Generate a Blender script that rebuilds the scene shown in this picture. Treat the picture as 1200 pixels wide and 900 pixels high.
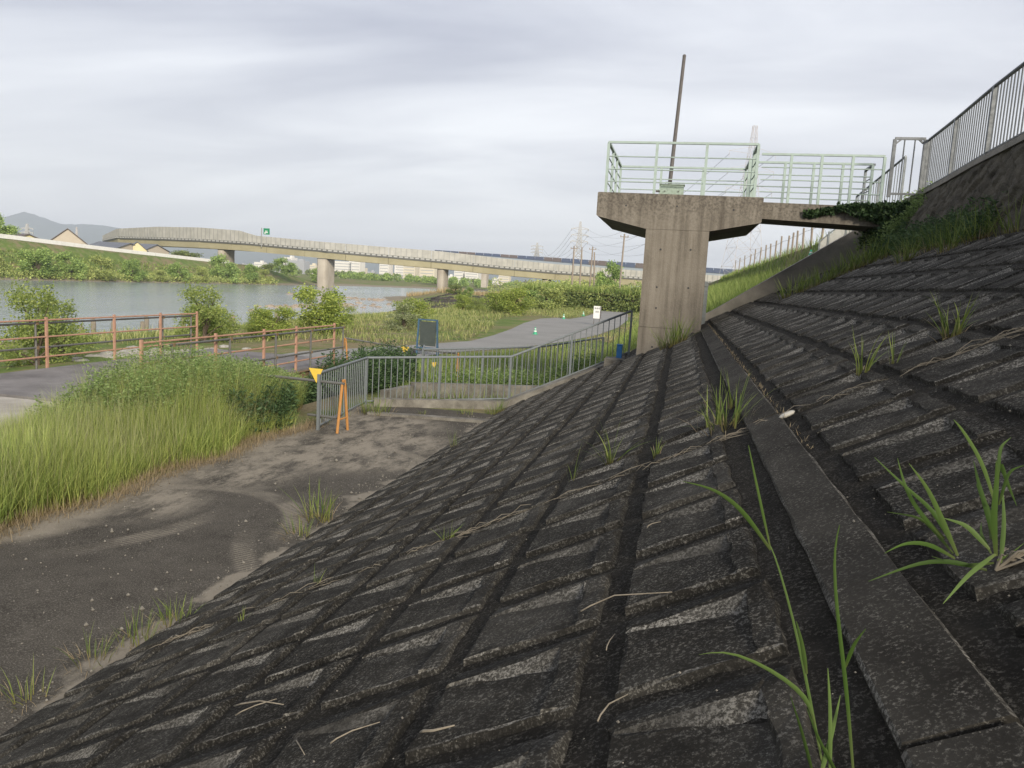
import bpy, math, random
import numpy as np
from mathutils import Matrix, Vector

for o in list(bpy.data.objects):
    bpy.data.objects.remove(o)
scene = bpy.context.scene
COL = scene.collection
rng = np.random.default_rng(7)
rnd = random.Random(7)
rad = math.radians

# ------------------------------------------------------------------ camera
EYE = Vector((0.0, 0.0, 3.3))
YAW, PITCH, ROLL, LENS = 12.18, 7.55, 3.2, 26.7
cam = bpy.data.cameras.new('camera')
cam.lens = LENS
cam.sensor_width = 36.0
cam.clip_start = 0.05
cam.clip_end = 30000.0
cam_ob = bpy.data.objects.new('camera', cam)
COL.objects.link(cam_ob)
cam_ob.matrix_world = (Matrix.Translation(EYE) @ Matrix.Rotation(rad(YAW), 4, 'Z')
                       @ Matrix.Rotation(rad(90.0 - PITCH), 4, 'X') @ Matrix.Rotation(rad(ROLL), 4, 'Z'))
scene.camera = cam_ob

# ------------------------------------------------------------------ sky and sun
SUN_DIR = Vector((0.50, -0.75, 0.43)).normalized()      # towards the sun
world = bpy.data.worlds.new('World')
scene.world = world
world.use_nodes = True
wt = world.node_tree
wt.nodes.clear()


def wn(kind, **kw):
    n = wt.nodes.new(kind)
    for k, v in kw.items():
        setattr(n, k, v)
    return n


sky = wn('ShaderNodeTexSky', sky_type='NISHITA', sun_disc=False)
sky.sun_elevation = math.asin(SUN_DIR.z)
sky.sun_rotation = math.atan2(SUN_DIR.x, SUN_DIR.y)
tc = wn('ShaderNodeTexCoord')
sep = wn('ShaderNodeSeparateXYZ')
wt.links.new(tc.outputs['Generated'], sep.inputs[0])


def wmath(op, a, b=0.0, clamp=False):
    n = wn('ShaderNodeMath', operation=op, use_clamp=clamp)
    for i, v in enumerate((a, b)):
        if hasattr(v, 'is_linked') or hasattr(v, 'links'):
            wt.links.new(v, n.inputs[i])
        else:
            n.inputs[i].default_value = v
    return n.outputs[0]


zz = wmath('MAXIMUM', sep.outputs['Z'], 0.0)
den = wmath('ADD', zz, 0.16)
cx = wmath('DIVIDE', sep.outputs['X'], den)
cy = wmath('DIVIDE', sep.outputs['Y'], den)
comb = wn('ShaderNodeCombineXYZ')
wt.links.new(cx, comb.inputs[0])
wt.links.new(cy, comb.inputs[1])
mapn = wn('ShaderNodeMapping')
mapn.inputs['Rotation'].default_value = (0, 0, rad(-28))
mapn.inputs['Scale'].default_value = (0.55, 1.25, 1.0)
wt.links.new(comb.outputs[0], mapn.inputs[0])
cn = wn('ShaderNodeTexNoise')
cn.inputs['Scale'].default_value = 1.05
cn.inputs['Detail'].default_value = 7.0
cn.inputs['Roughness'].default_value = 0.5
cn.inputs['Distortion'].default_value = 0.5
wt.links.new(mapn.outputs[0], cn.inputs['Vector'])
cr = wn('ShaderNodeValToRGB')
cr.color_ramp.elements[0].position = 0.40
cr.color_ramp.elements[0].color = (3.5, 3.65, 4.3, 1)
cr.color_ramp.elements[1].position = 0.68
cr.color_ramp.elements[1].color = (6.7, 6.85, 7.2, 1)
wt.links.new(cn.outputs['Fac'], cr.inputs[0])
# thinner, brighter cloud low down
lowf = wmath('SUBTRACT', 1.0, wmath('MULTIPLY', zz, 3.2), clamp=True)
lowf = wmath('MULTIPLY', lowf, 0.7)
low = wn('ShaderNodeMixRGB')
low.inputs[2].default_value = (7.7, 7.65, 7.5, 1)
wt.links.new(lowf, low.inputs[0])
wt.links.new(cr.outputs[0], low.inputs[1])
mixs = wn('ShaderNodeMixRGB')
mixs.inputs[0].default_value = 0.92
wt.links.new(sky.outputs[0], mixs.inputs[1])
wt.links.new(low.outputs[0], mixs.inputs[2])
bg = wn('ShaderNodeBackground')
bg.inputs['Strength'].default_value = 0.1
wt.links.new(mixs.outputs[0], bg.inputs[0])
wo = wn('ShaderNodeOutputWorld')
wt.links.new(bg.outputs[0], wo.inputs[0])

sun = bpy.data.lights.new('sun', 'SUN')
sun.energy = 3.8
sun.angle = rad(14)
sun.color = (1.0, 0.91, 0.76)
sun_ob = bpy.data.objects.new('sun', sun)
COL.objects.link(sun_ob)
sun_ob.rotation_euler = SUN_DIR.to_track_quat('Z', 'Y').to_euler()

scene.view_settings.view_transform = 'Standard'
scene.view_settings.look = 'None'
scene.view_settings.exposure = 0.62
scene.view_settings.gamma = 1.0
scene.view_settings.use_curve_mapping = False
scene.render.engine = 'CYCLES'
scene.cycles.use_denoising = True
scene.cycles.max_bounces = 6
scene.cycles.transparent_max_bounces = 8
scene.cycles.volume_bounces = 0


# ------------------------------------------------------------------ material helpers
class NT:
    """small node builder"""
    def __init__(self, name):
        self.mat = bpy.data.materials.new(name)
        self.mat.use_nodes = True
        self.t = self.mat.node_tree
        self.t.nodes.clear()
        self.out = self.t.nodes.new('ShaderNodeOutputMaterial')
        g = self.t.nodes.new('ShaderNodeNewGeometry')
        self.pos = g.outputs['Position']
        self.geo = g
        self.bsdf = None

    def new(self, kind, **kw):
        n = self.t.nodes.new(kind)
        for k, v in kw.items():
            setattr(n, k, v)
        return n

    def put(self, sock, v):
        if hasattr(v, 'links'):
            self.t.links.new(v, sock)
        elif isinstance(v, (tuple, list)) and len(v) == 3 and len(sock.default_value) == 4:
            sock.default_value = (*v, 1)
        else:
            sock.default_value = v

    def map(self, scale=(1, 1, 1), rot=(0, 0, 0), src=None):
        n = self.new('ShaderNodeMapping')
        n.inputs['Scale'].default_value = scale
        n.inputs['Rotation'].default_value = rot
        self.put(n.inputs[0], src or self.pos)
        return n.outputs[0]

    def noise(self, scale, detail=4.0, rough=0.55, src=None, dist=0.0):
        n = self.new('ShaderNodeTexNoise')
        n.inputs['Scale'].default_value = scale
        n.inputs['Detail'].default_value = detail
        n.inputs['Roughness'].default_value = rough
        n.inputs['Distortion'].default_value = dist
        self.put(n.inputs['Vector'], src or self.pos)
        return n.outputs['Fac']

    def voro(self, scale, src=None, feature='F1', out='Distance'):
        n = self.new('ShaderNodeTexVoronoi', feature=feature)
        n.inputs['Scale'].default_value = scale
        self.put(n.inputs['Vector'], src or self.pos)
        return n.outputs[out]

    def wave(self, scale, src=None, dist=0.0, axis='X'):
        n = self.new('ShaderNodeTexWave', bands_direction=axis)
        n.inputs['Scale'].default_value = scale
        n.inputs['Distortion'].default_value = dist
        self.put(n.inputs['Vector'], src or self.pos)
        return n.outputs['Fac']

    def ramp(self, fac, *stops):
        n = self.new('ShaderNodeValToRGB')
        e = n.color_ramp.elements
        while len(e) < len(stops):
            e.new(0.5)
        for el, (p, c) in zip(e, stops):
            el.position = p
            if not isinstance(c, (tuple, list)):
                c = (c, c, c)
            el.color = (*c, 1)
        self.put(n.inputs[0], fac)
        return n.outputs[0]

    def mix(self, f, a, b, mode='MIX'):
        n = self.new('ShaderNodeMixRGB', blend_type=mode)
        for i, v in enumerate((f, a, b)):
            self.put(n.inputs[i], v)
        return n.outputs[0]

    def math(self, op, a, b=0.0, clamp=False):
        n = self.new('ShaderNodeMath', operation=op, use_clamp=clamp)
        self.put(n.inputs[0], a)
        self.put(n.inputs[1], b)
        return n.outputs[0]

    def xyz(self, src=None):
        n = self.new('ShaderNodeSeparateXYZ')
        self.put(n.inputs[0], src or self.pos)
        return n.outputs

    def attr(self, name):
        n = self.new('ShaderNodeAttribute')
        n.attribute_name = name
        return n.outputs['Fac']

    def bump(self, h, strength=0.5, dist=0.01, normal=None):
        n = self.new('ShaderNodeBump')
        n.inputs['Strength'].default_value = strength
        n.inputs['Distance'].default_value = dist
        self.put(n.inputs['Height'], h)
        if normal is not None:
            self.put(n.inputs['Normal'], normal)
        return n.outputs[0]

    def surf(self, color, rough=0.85, metal=0.0, normal=None, spec=0.3):
        b = self.new('ShaderNodeBsdfPrincipled')
        self.put(b.inputs['Base Color'], color)
        self.put(b.inputs['Roughness'], rough)
        self.put(b.inputs['Metallic'], metal)
        self.put(b.inputs['Specular IOR Level'], spec)
        if normal is not None:
            self.put(b.inputs['Normal'], normal)
        self.t.links.new(b.outputs[0], self.out.inputs['Surface'])
        self.bsdf = b
        return self.mat

    def leafy(self, color, trans=0.35, rough=0.6):
        d = self.new('ShaderNodeBsdfPrincipled')
        self.put(d.inputs['Base Color'], color)
        self.put(d.inputs['Roughness'], rough)
        self.put(d.inputs['Specular IOR Level'], 0.25)
        tr = self.new('ShaderNodeBsdfTranslucent')
        self.put(tr.inputs[0], color)
        m = self.new('ShaderNodeMixShader')
        m.inputs[0].default_value = trans
        self.t.links.new(d.outputs[0], m.inputs[1])
        self.t.links.new(tr.outputs[0], m.inputs[2])
        self.t.links.new(m.outputs[0], self.out.inputs['Surface'])
        return self.mat


M = {}


def m_block():
    # weathered revetment concrete: black crust over pale aggregate
    k = NT('weathered_block_concrete')
    big = k.noise(1.1, 4)
    mid = k.noise(7.0, 5, 0.65)
    fine = k.noise(75.0, 5, 0.8)
    speck = k.voro(60.0)
    cov = k.math('ADD', k.math('MULTIPLY', big, 0.75), k.math('MULTIPLY', mid, 0.42))
    base = k.ramp(cov, (0.38, (0.0135, 0.0124, 0.0107)), (0.58, (0.026, 0.0242, 0.021)), (0.78, (0.058, 0.054, 0.047)))
    sp = k.ramp(fine, (0.52, 0.0), (0.60, 1.0))
    sp = k.math('MULTIPLY', sp, k.ramp(mid, (0.34, 0.12), (0.64, 1.0)))
    col = k.mix(k.math('MULTIPLY', sp, 0.8), base, (0.2, 0.19, 0.168))
    sp2 = k.ramp(speck, (0.02, 1.0), (0.16, 0.0))
    col = k.mix(k.math('MULTIPLY', sp2, 0.35), col, (0.33, 0.32, 0.29))
    h = k.math('ADD', k.math('MULTIPLY', fine, 0.6), k.math('MULTIPLY', mid, 1.0))
    nb = k.bump(h, 0.9, 0.014)
    return k.surf(col, 0.95, normal=nb, spec=0.08)


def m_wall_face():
    k = NT('bare_lit_block_concrete')  # bare aggregate, plus the light on camera-facing facets put into the colour
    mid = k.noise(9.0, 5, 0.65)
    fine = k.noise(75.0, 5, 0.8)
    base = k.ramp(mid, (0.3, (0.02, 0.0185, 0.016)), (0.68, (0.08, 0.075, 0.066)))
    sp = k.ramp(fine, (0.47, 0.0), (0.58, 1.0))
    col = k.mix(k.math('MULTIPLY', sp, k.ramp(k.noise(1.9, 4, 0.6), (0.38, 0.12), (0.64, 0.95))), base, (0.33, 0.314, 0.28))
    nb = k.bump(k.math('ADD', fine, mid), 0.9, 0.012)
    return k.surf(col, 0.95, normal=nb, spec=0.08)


def m_gap():
    k = NT('mossy_joint_mortar')
    mid = k.noise(5.0, 5, 0.6)
    fine = k.noise(75.0, 5, 0.8)
    col = k.ramp(mid, (0.3, (0.013, 0.012, 0.0102)), (0.7, (0.03, 0.0275, 0.0235)))
    sp = k.math('MULTIPLY', k.ramp(fine, (0.52, 0.0), (0.60, 1.0)), k.ramp(k.noise(14.0, 4), (0.36, 0.2), (0.58, 1.0)))
    col = k.mix(k.math('MULTIPLY', sp, 0.6), col, (0.15, 0.14, 0.12))
    peb = k.ramp(k.voro(26.0), (0.03, 1.0), (0.055, 0.0))
    col = k.mix(k.math('MULTIPLY', peb, k.ramp(k.noise(3.0, 2), (0.5, 0.0), (0.62, 1.0))), col, (0.36, 0.35, 0.32))
    nb = k.bump(k.math('ADD', fine, k.math('MULTIPLY', mid, 2.0)), 0.8, 0.012)
    return k.surf(col, 0.97, normal=nb, spec=0.06)


def m_beam():
    k = NT('beam_concrete')
    big = k.noise(2.2, 5, 0.6)
    fine = k.noise(75.0, 5, 0.8)
    col = k.ramp(big, (0.3, (0.022, 0.02, 0.0172)), (0.7, (0.056, 0.052, 0.045)))
    sp = k.ramp(fine, (0.53, 0.0), (0.62, 1.0))
    sp = k.math('MULTIPLY', sp, k.ramp(k.noise(9.0, 4, 0.65), (0.38, 0.2), (0.64, 1.0)))
    col = k.mix(k.math('MULTIPLY', sp, 0.8), col, (0.22, 0.206, 0.18))
    nb = k.bump(k.math('ADD', fine, big), 0.8, 0.01)
    return k.surf(col, 0.95, normal=nb, spec=0.08)


def dist2(k, cx, cy):
    x, y, _ = k.xyz()
    dx = k.math('SUBTRACT', x, cx)
    dy = k.math('SUBTRACT', y, cy)
    return k.math('SQRT', k.math('ADD', k.math('MULTIPLY', dx, dx), k.math('MULTIPLY', dy, dy)))


def m_apron():
    # stained slab with dried mud patches and tyre tracks
    k = NT('stained_apron_concrete')
    big = k.noise(0.55, 5, 0.6)
    mid = k.noise(4.0, 5, 0.6)
    fine = k.noise(70.0, 5, 0.8)
    col = k.ramp(k.math('ADD', k.math('MULTIPLY', big, 0.6), k.math('MULTIPLY', mid, 0.4)),
                 (0.35, (0.038, 0.034, 0.0295)), (0.65, (0.085, 0.077, 0.066)))
    col = k.mix(k.math('MULTIPLY', k.ramp(fine, (0.51, 0.0), (0.62, 1.0)), 0.55), col, (0.24, 0.225, 0.195))
    x, y, _ = k.xyz()
    mud = (0.29, 0.258, 0.21)
    # mud along the grass side
    edge = k.math('ADD', k.math('MULTIPLY', k.math('ADD', x, 7.05), -1.25), k.math('MULTIPLY', k.math('SUBTRACT', k.noise(0.9, 4), 0.5), 2.2))
    mask = k.ramp(edge, (0.05, 0.0), (0.65, 1.0))
    wash = k.noise(1.0, 9, 0.78, src=k.map((2.0, 0.9, 1), (0, 0, rad(30))))

    def patch(cx, cy, r, lo=0.41):
        d = dist2(k, cx, cy)
        f = k.math('SUBTRACT', 1.0, k.math('DIVIDE', d, r), clamp=True)
        return k.math('MULTIPLY', k.ramp(f, (0.0, 0.0), (0.45, 1.0)), k.ramp(wash, (lo, 0.0), (lo + 0.15, 1.0)))

    for c in ((-6.3, 12.9, 2.0), (-5.6, 14.0, 1.7), (-7.0, 11.0, 1.5), (-5.2, 12.6, 1.2), (-7.2, 8.9, 1.1), (-6.3, 15.6, 1.7)):
        mask = k.math('MAXIMUM', mask, patch(*c))
    # tyre tracks: ring strips with cleat marks
    cleat = k.ramp(k.wave(5.2, src=k.map((1, 1, 1), (0, 0, rad(35))), dist=1.5), (0.35, 0.25), (0.6, 1.0))

    def track(cx, cy, r, w, y0, y1, s=0.8):
        d = dist2(k, cx, cy)
        a = k.math('ABSOLUTE', k.math('SUBTRACT', d, r))
        f = k.ramp(k.math('DIVIDE', a, w), (0.55, 1.0), (1.0, 0.0))
        wob = k.math('ADD', y, k.math('MULTIPLY', k.math('SUBTRACT', k.noise(1.1, 4), 0.5), 1.6))
        gate = k.math('MULTIPLY', k.ramp(k.math('SUBTRACT', wob, y0), (0.0, 0.0), (0.8, 1.0)), k.ramp(k.math('SUBTRACT', y1, wob), (0.0, 0.0), (0.8, 1.0)))
        f = k.math('MULTIPLY', k.math('MULTIPLY', f, gate), cleat)
        return k.math('MULTIPLY', f, k.math('MULTIPLY', k.ramp(k.noise(1.7, 3), (0.34, 0.2), (0.55, 1.0)), min(1.0, s * 1.25)))

    for a in ((-6.35, 8.2, 1.75, 0.2, 8.0, 10.6, 0.75), (-9.6, 9.2, 3.75, 0.2, 6.9, 9.0, 0.6), (-5.6, 12.0, 1.5, 0.16, 11.6, 14.2, 0.8),
              (-2.0, 9.5, 3.3, 0.16, 5.5, 8.6, 0.45), (-9.0, 3.4, 3.2, 0.2, 4.2, 6.6, 0.3)):
        mask = k.math('MAXIMUM', mask, track(*a))
    mask = k.math('MULTIPLY', mask, k.ramp(fine, (0.3, 0.55), (0.6, 1.0)))
    # silt at the toe of the slope
    toe = k.math('ADD', k.math('MULTIPLY', k.math('ADD', x, 4.62), 3.6), k.math('MULTIPLY', k.math('SUBTRACT', k.noise(1.4, 4), 0.62), 5.0))
    mask = k.math('MAXIMUM', mask, k.math('MULTIPLY', k.ramp(toe, (0.1, 0.0), (0.5, 1.0)), 0.7))
    col = k.mix(k.math('MULTIPLY', mask, 0.85), col, mud)
    nb = k.bump(k.math('ADD', fine, mid), 0.6, 0.01)
    return k.surf(col, 0.95, normal=nb, spec=0.08)


def m_pier_concrete():
    k = NT('streaked_concrete')
    streak = k.noise(1.0, 6, 0.65, src=k.map((7.0, 7.0, 0.35)))
    big = k.noise(0.9, 4, 0.6)
    fine = k.noise(60.0, 3, 0.7)
    x, y, z = k.xyz()
    f = k.math('ADD', k.math('MULTIPLY', streak, 0.65), k.math('MULTIPLY', big, 0.4))
    col = k.ramp(f, (0.34, (0.085, 0.074, 0.061)), (0.52, (0.175, 0.155, 0.128)), (0.72, (0.25, 0.225, 0.19)))
    lich = k.noise(16.0, 5, 0.7)
    top = k.ramp(k.math('MULTIPLY', k.math('SUBTRACT', z, 4.7), 1.3), (0.0, 0.06), (1.0, 0.72))
    col = k.mix(k.math('MULTIPLY', k.ramp(lich, (0.44, 0.0), (0.6, 1.0)), top), col, (0.05, 0.044, 0.038))
    dark = k.ramp(k.noise(1.0, 5, 0.6, src=k.map((9.0, 9.0, 0.18))), (0.54, 0.0), (0.72, 0.4))
    col = k.mix(dark, col, (0.07, 0.058, 0.046))
    col = k.mix(k.math('MULTIPLY', k.ramp(fine, (0.5, 0.0), (0.7, 1.0)), 0.25), col, (0.33, 0.29, 0.24))
    nb = k.bump(k.math('ADD', fine, k.math('MULTIPLY', lich, 1.5)), 0.5, 0.012)
    return k.surf(col, 0.9, normal=nb, spec=0.2)


def m_concrete(name, lo, hi, scale=2.0, spk=0.25):
    k = NT(name)
    a = k.noise(scale, 6, 0.62)
    fine = k.noise(70.0, 3, 0.7)
    col = k.ramp(a, (0.32, lo), (0.7, hi))
    col = k.mix(k.math('MULTIPLY', k.ramp(fine, (0.5, 0.0), (0.7, 1.0)), spk), col, tuple(min(1, c * 1.9) for c in hi))
    nb = k.bump(k.math('ADD', fine, k.math('MULTIPLY', a, 1.6)), 0.6, 0.012)
    return k.surf(col, 0.9, normal=nb, spec=0.2)


def m_paint(name, col, dirt=(0.1, 0.08, 0.06), amt=0.35, rough=0.5, metal=0.0, scale=9.0):
    k = NT(name)
    a = k.noise(scale, 5, 0.65)
    b = k.noise(60.0, 3, 0.7)
    c = k.mix(k.math('MULTIPLY', k.ramp(a, (0.45, 0.0), (0.72, 1.0)), amt), col, dirt)
    c = k.mix(k.math('MULTIPLY', b, 0.18), c, tuple(x * 0.6 for x in col))
    return k.surf(c, k.ramp(a, (0.3, rough), (0.7, min(1, rough + 0.3))), metal, k.bump(b, 0.15, 0.002), 0.4)


def m_leaf(name, dark, mid, light, scale=1.4, trans=0.35):
    k = NT(name)
    r = k.attr('rnd')
    n = k.noise(scale, 3)
    f = k.math('ADD', k.math('MULTIPLY', r, 0.55), k.math('MULTIPLY', n, 0.5))
    col = k.ramp(f, (0.25, dark), (0.52, mid), (0.8, light))
    return k.leafy(col, trans)


def m_blade(name, base, mid, tip, alt, scale=0.6, amt=0.5):
    k = NT(name)
    t = k.attr('tip')
    r = k.attr('rnd')
    n = k.noise(scale, 3)
    col = k.ramp(t, (0.02, base), (0.3, mid), (1.0, tip))
    f = k.math('MULTIPLY', k.ramp(k.math('ADD', k.math('MULTIPLY', r, 0.6), k.math('MULTIPLY', n, 0.6)), (0.45, 0.0), (0.8, 1.0)), amt)
    col = k.mix(f, col, alt)
    v = k.ramp(r, (0.0, 0.72), (1.0, 1.22))
    col = k.mix(1.0, col, v, 'MULTIPLY')
    return k.leafy(col, 0.3)


M['block'] = m_block()
M['wallface'] = m_wall_face()
M['gap'] = m_gap()
M['beam'] = m_beam()
M['apron'] = m_apron()
M['pier'] = m_pier_concrete()
M['wing'] = m_concrete('wing_wall_concrete', (0.17, 0.16, 0.142), (0.28, 0.262, 0.235), 2.4)
M['stonewall'] = m_concrete('blackened_wall_stone', (0.024, 0.021, 0.017), (0.1, 0.09, 0.07), 3.0, 0.4)
M['curb'] = m_concrete('curb_concrete', (0.09, 0.083, 0.072), (0.24, 0.225, 0.195), 3.0)
M['pale_concrete'] = m_concrete('pale_path_concrete', (0.27, 0.25, 0.22), (0.4, 0.375, 0.335), 1.5, 0.12)
M['asphalt'] = m_concrete('pale_asphalt', (0.2, 0.197, 0.19), (0.25, 0.246, 0.237), 0.35, 0.1)
M['deck'] = m_concrete('walkway_asphalt', (0.12, 0.113, 0.112), (0.22, 0.208, 0.205), 1.2, 0.15)
M['mint'] = m_paint('mint_paint', (0.34, 0.42, 0.385), (0.16, 0.15, 0.12), 0.3, 0.5)
M['galv'] = m_paint('grey_blue_galvanised', (0.19, 0.21, 0.22), (0.085, 0.09, 0.09), 0.4, 0.45, 0.3)
M['galv_dark'] = m_paint('dark_grey_galvanised', (0.15, 0.16, 0.17), (0.06, 0.065, 0.065), 0.4, 0.45, 0.3)
M['scaffold'] = m_paint('grey_scaffold_pipe', (0.165, 0.165, 0.155), (0.08, 0.06, 0.045), 0.5, 0.45, 0.4)
M['rust_orange'] = m_paint('faded_orange_paint', (0.4, 0.235, 0.165), (0.26, 0.13, 0.085), 0.55, 0.8)
M['barricade'] = m_paint('barricade_orange', (0.42, 0.2, 0.06), (0.26, 0.15, 0.06), 0.5, 0.6)
M['yellow'] = m_paint('yellow_vinyl', (0.72, 0.5, 0.07), (0.4, 0.3, 0.1), 0.25, 0.5)
M['brown_steel'] = m_paint('rusty_brown_steel', (0.2, 0.135, 0.075), (0.075, 0.045, 0.03), 0.7, 0.8)
M['pole'] = m_paint('mast_grey', (0.115, 0.105, 0.1), (0.06, 0.055, 0.05), 0.5, 0.6)
M['box_green'] = m_paint('box_green_paint', (0.3, 0.37, 0.31), (0.07, 0.065, 0.05), 0.45, 0.6, scale=20)
M['blue_plastic'] = m_paint('blue_plastic', (0.03, 0.17, 0.42), (0.05, 0.1, 0.2), 0.3, 0.4)
M['board_blue'] = m_paint('board_blue_paint', (0.045, 0.1, 0.17), (0.05, 0.06, 0.06), 0.4, 0.6)
M['board_face'] = m_paint('board_dark_face', (0.05, 0.062, 0.058), (0.09, 0.1, 0.09), 0.5, 0.35)
M['white'] = m_paint('white_paint', (0.74, 0.74, 0.72), (0.4, 0.38, 0.33), 0.25, 0.5)
M['ink'] = m_paint('black_ink', (0.03, 0.03, 0.035), (0.05, 0.05, 0.05), 0.2, 0.6)
M['cone_green'] = m_paint('cone_green', (0.05, 0.36, 0.2), (0.05, 0.15, 0.1), 0.25, 0.5)
M['sign_green'] = m_paint('sign_green', (0.01, 0.2, 0.09), (0.01, 0.12, 0.06), 0.1, 0.4)
M['wood_post'] = m_paint('grey_brown_post', (0.28, 0.235, 0.195), (0.15, 0.125, 0.105), 0.5, 0.85)
M['twig'] = m_paint('dry_twig', (0.23, 0.2, 0.155), (0.09, 0.075, 0.055), 0.7, 0.9, scale=30)
M['chip'] = m_paint('bleached_chip', (0.55, 0.52, 0.45), (0.3, 0.27, 0.22), 0.5, 0.8, scale=30)
M['panel_grey'] = m_paint('fence_sheet_grey', (0.4, 0.4, 0.38), (0.24, 0.23, 0.2), 0.4, 0.6)
M['bark'] = m_paint('bark', (0.1, 0.075, 0.055), (0.05, 0.04, 0.03), 0.5, 0.9)
M['person_cloth'] = m_paint('dark_clothing', (0.02, 0.02, 0.024), (0.035, 0.03, 0.03), 0.3, 0.8)


# ------------------------------------------------------------------ mesh helpers
class MB:
    """collects simple shapes; build() links them as one mesh object"""
    def __init__(self):
        self.v, self.f, self.mi = [], [], []

    def add(self, verts, faces, mi=0):
        b = len(self.v)
        self.v += [tuple(p) for p in verts]
        self.f += [tuple(b + i for i in f) for f in faces]
        self.mi += [mi] * len(faces)
        return self

    def box(self, c, s, rz=0.0, mi=0, ch=0.0):
        hx, hy, hz = s[0] / 2, s[1] / 2, s[2] / 2
        ca, sa = math.cos(rz), math.sin(rz)
        if ch <= 0:
            pts = [(x, y, z) for z in (-hz, hz) for x, y in ((-hx, -hy), (hx, -hy), (hx, hy), (-hx, hy))]
            fs = [(3, 2, 1, 0), (4, 5, 6, 7), (0, 1, 5, 4), (1, 2, 6, 5), (2, 3, 7, 6), (3, 0, 4, 7)]
        else:
            pts = []
            for z, e in ((-hz, ch), (-hz + ch, 0), (hz - ch, 0), (hz, ch)):
                pts += [(sx * (hx - e), sy * (hy - e), z) for sx, sy in ((-1, -1), (1, -1), (1, 1), (-1, 1))]
            fs = [(3, 2, 1, 0), (12, 13, 14, 15)]
            for k in range(3):
                for i in range(4):
                    j = (i + 1) % 4
                    fs.append((k * 4 + i, k * 4 + j, k * 4 + 4 + j, k * 4 + 4 + i))
        self.add([(c[0] + x * ca - y * sa, c[1] + x * sa + y * ca, c[2] + z) for x, y, z in pts], fs, mi)
        return self

    def tube(self, path, r, n=8, mi=0, caps=True):
        path = [Vector(p) for p in path]
        rs = r if isinstance(r, (list, tuple)) else [r] * len(path)
        rings = []
        for i, p in enumerate(path):
            t = (path[min(i + 1, len(path) - 1)] - path[max(i - 1, 0)]).normalized()
            up = Vector((0, 0, 1)) if abs(t.z) < 0.95 else Vector((0, 1, 0))
            a = t.cross(up).normalized()
            b = a.cross(t)
            rings.append([p + (a * math.cos(k * 2 * math.pi / n + math.pi / n) + b * math.sin(k * 2 * math.pi / n + math.pi / n)) * rs[i] for k in range(n)])
        vs = [q for ring in rings for q in ring]
        fs = []
        for i in range(len(path) - 1):
            for k in range(n):
                k2 = (k + 1) % n
                fs.append((i * n + k, i * n + k2, (i + 1) * n + k2, (i + 1) * n + k))
        if caps:
            fs.append(tuple(range(n - 1, -1, -1)))
            fs.append(tuple((len(path) - 1) * n + k for k in range(n)))
        self.add(vs, fs, mi)
        return self

    def bar(self, a, b, w, h=None):
        """square bar from a to b"""
        h = h or w
        a, b = Vector(a), Vector(b)
        t = (b - a).normalized()
        up = Vector((0, 0, 1)) if abs(t.z) < 0.95 else Vector((0, 1, 0))
        s = t.cross(up).normalized()
        u = s.cross(t)
        q = [s * (i * w / 2) + u * (j * h / 2) for i, j in ((-1, -1), (1, -1), (1, 1), (-1, 1))]
        self.add([a + d for d in q] + [b + d for d in q],
                 [(3, 2, 1, 0), (4, 5, 6, 7), (0, 1, 5, 4), (1, 2, 6, 5), (2, 3, 7, 6), (3, 0, 4, 7)])
        return self

    def prism(self, poly, y0, y1, mi=0):
        """outline in XZ pushed along Y (counter-clockwise seen from -Y)"""
        n = len(poly)
        vs = [(x, y0, z) for x, z in poly] + [(x, y1, z) for x, z in poly]
        fs = [tuple(range(n)), tuple(range(2 * n - 1, n - 1, -1))]
        for i in range(n):
            j = (i + 1) % n
            fs.append((j, i, n + i, n + j))
        self.add(vs, fs, mi)
        return self

    def lathe(self, prof, c=(0, 0, 0), n=16, mi=0):
        vs, fs = [], []
        for r, z in prof:
            for k in range(n):
                a = 2 * math.pi * k / n
                vs.append((c[0] + r * math.cos(a), c[1] + r * math.sin(a), c[2] + z))
        for i in range(len(prof) - 1):
            for k in range(n):
                k2 = (k + 1) % n
                fs.append((i * n + k, i * n + k2, (i + 1) * n + k2, (i + 1) * n + k))
        self.add(vs, fs, mi)
        return self

    def mesh(self, name, mats, smooth=False):
        me = bpy.data.meshes.new(name)
        me.from_pydata(self.v, [], self.f)
        for m in (mats if isinstance(mats, (list, tuple)) else [mats]):
            me.materials.append(M[m])
        if max(self.mi, default=0):
            me.polygons.foreach_set('material_index', self.mi)
        if smooth:
            me.polygons.foreach_set('use_smooth', [True] * len(self.f))
        me.update()
        return me

    def build(self, name, mats, parent=None, smooth=False):
        return link(name, self.mesh(name, mats, smooth), parent)


def link(name, me, parent=None):
    o = bpy.data.objects.new(name, me)
    COL.objects.link(o)
    if parent is not None:
        o.parent = parent
        o.matrix_parent_inverse = parent.matrix_basis.inverted()
    return o


def tag(o, label=None, cat=None, group=None, kind=None):
    if label:
        o['label'] = label
    if cat:
        o['category'] = cat
    if group:
        o['group'] = group
    if kind:
        o['kind'] = kind
    return o


def thing(name, loc, label, cat, group=None, rz=0.0):
    o = bpy.data.objects.new(name, None)
    COL.objects.link(o)
    o.location = loc
    o.rotation_euler = (0, 0, rz)
    o.empty_display_size = 0.2
    return tag(o, label, cat, group)


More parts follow.
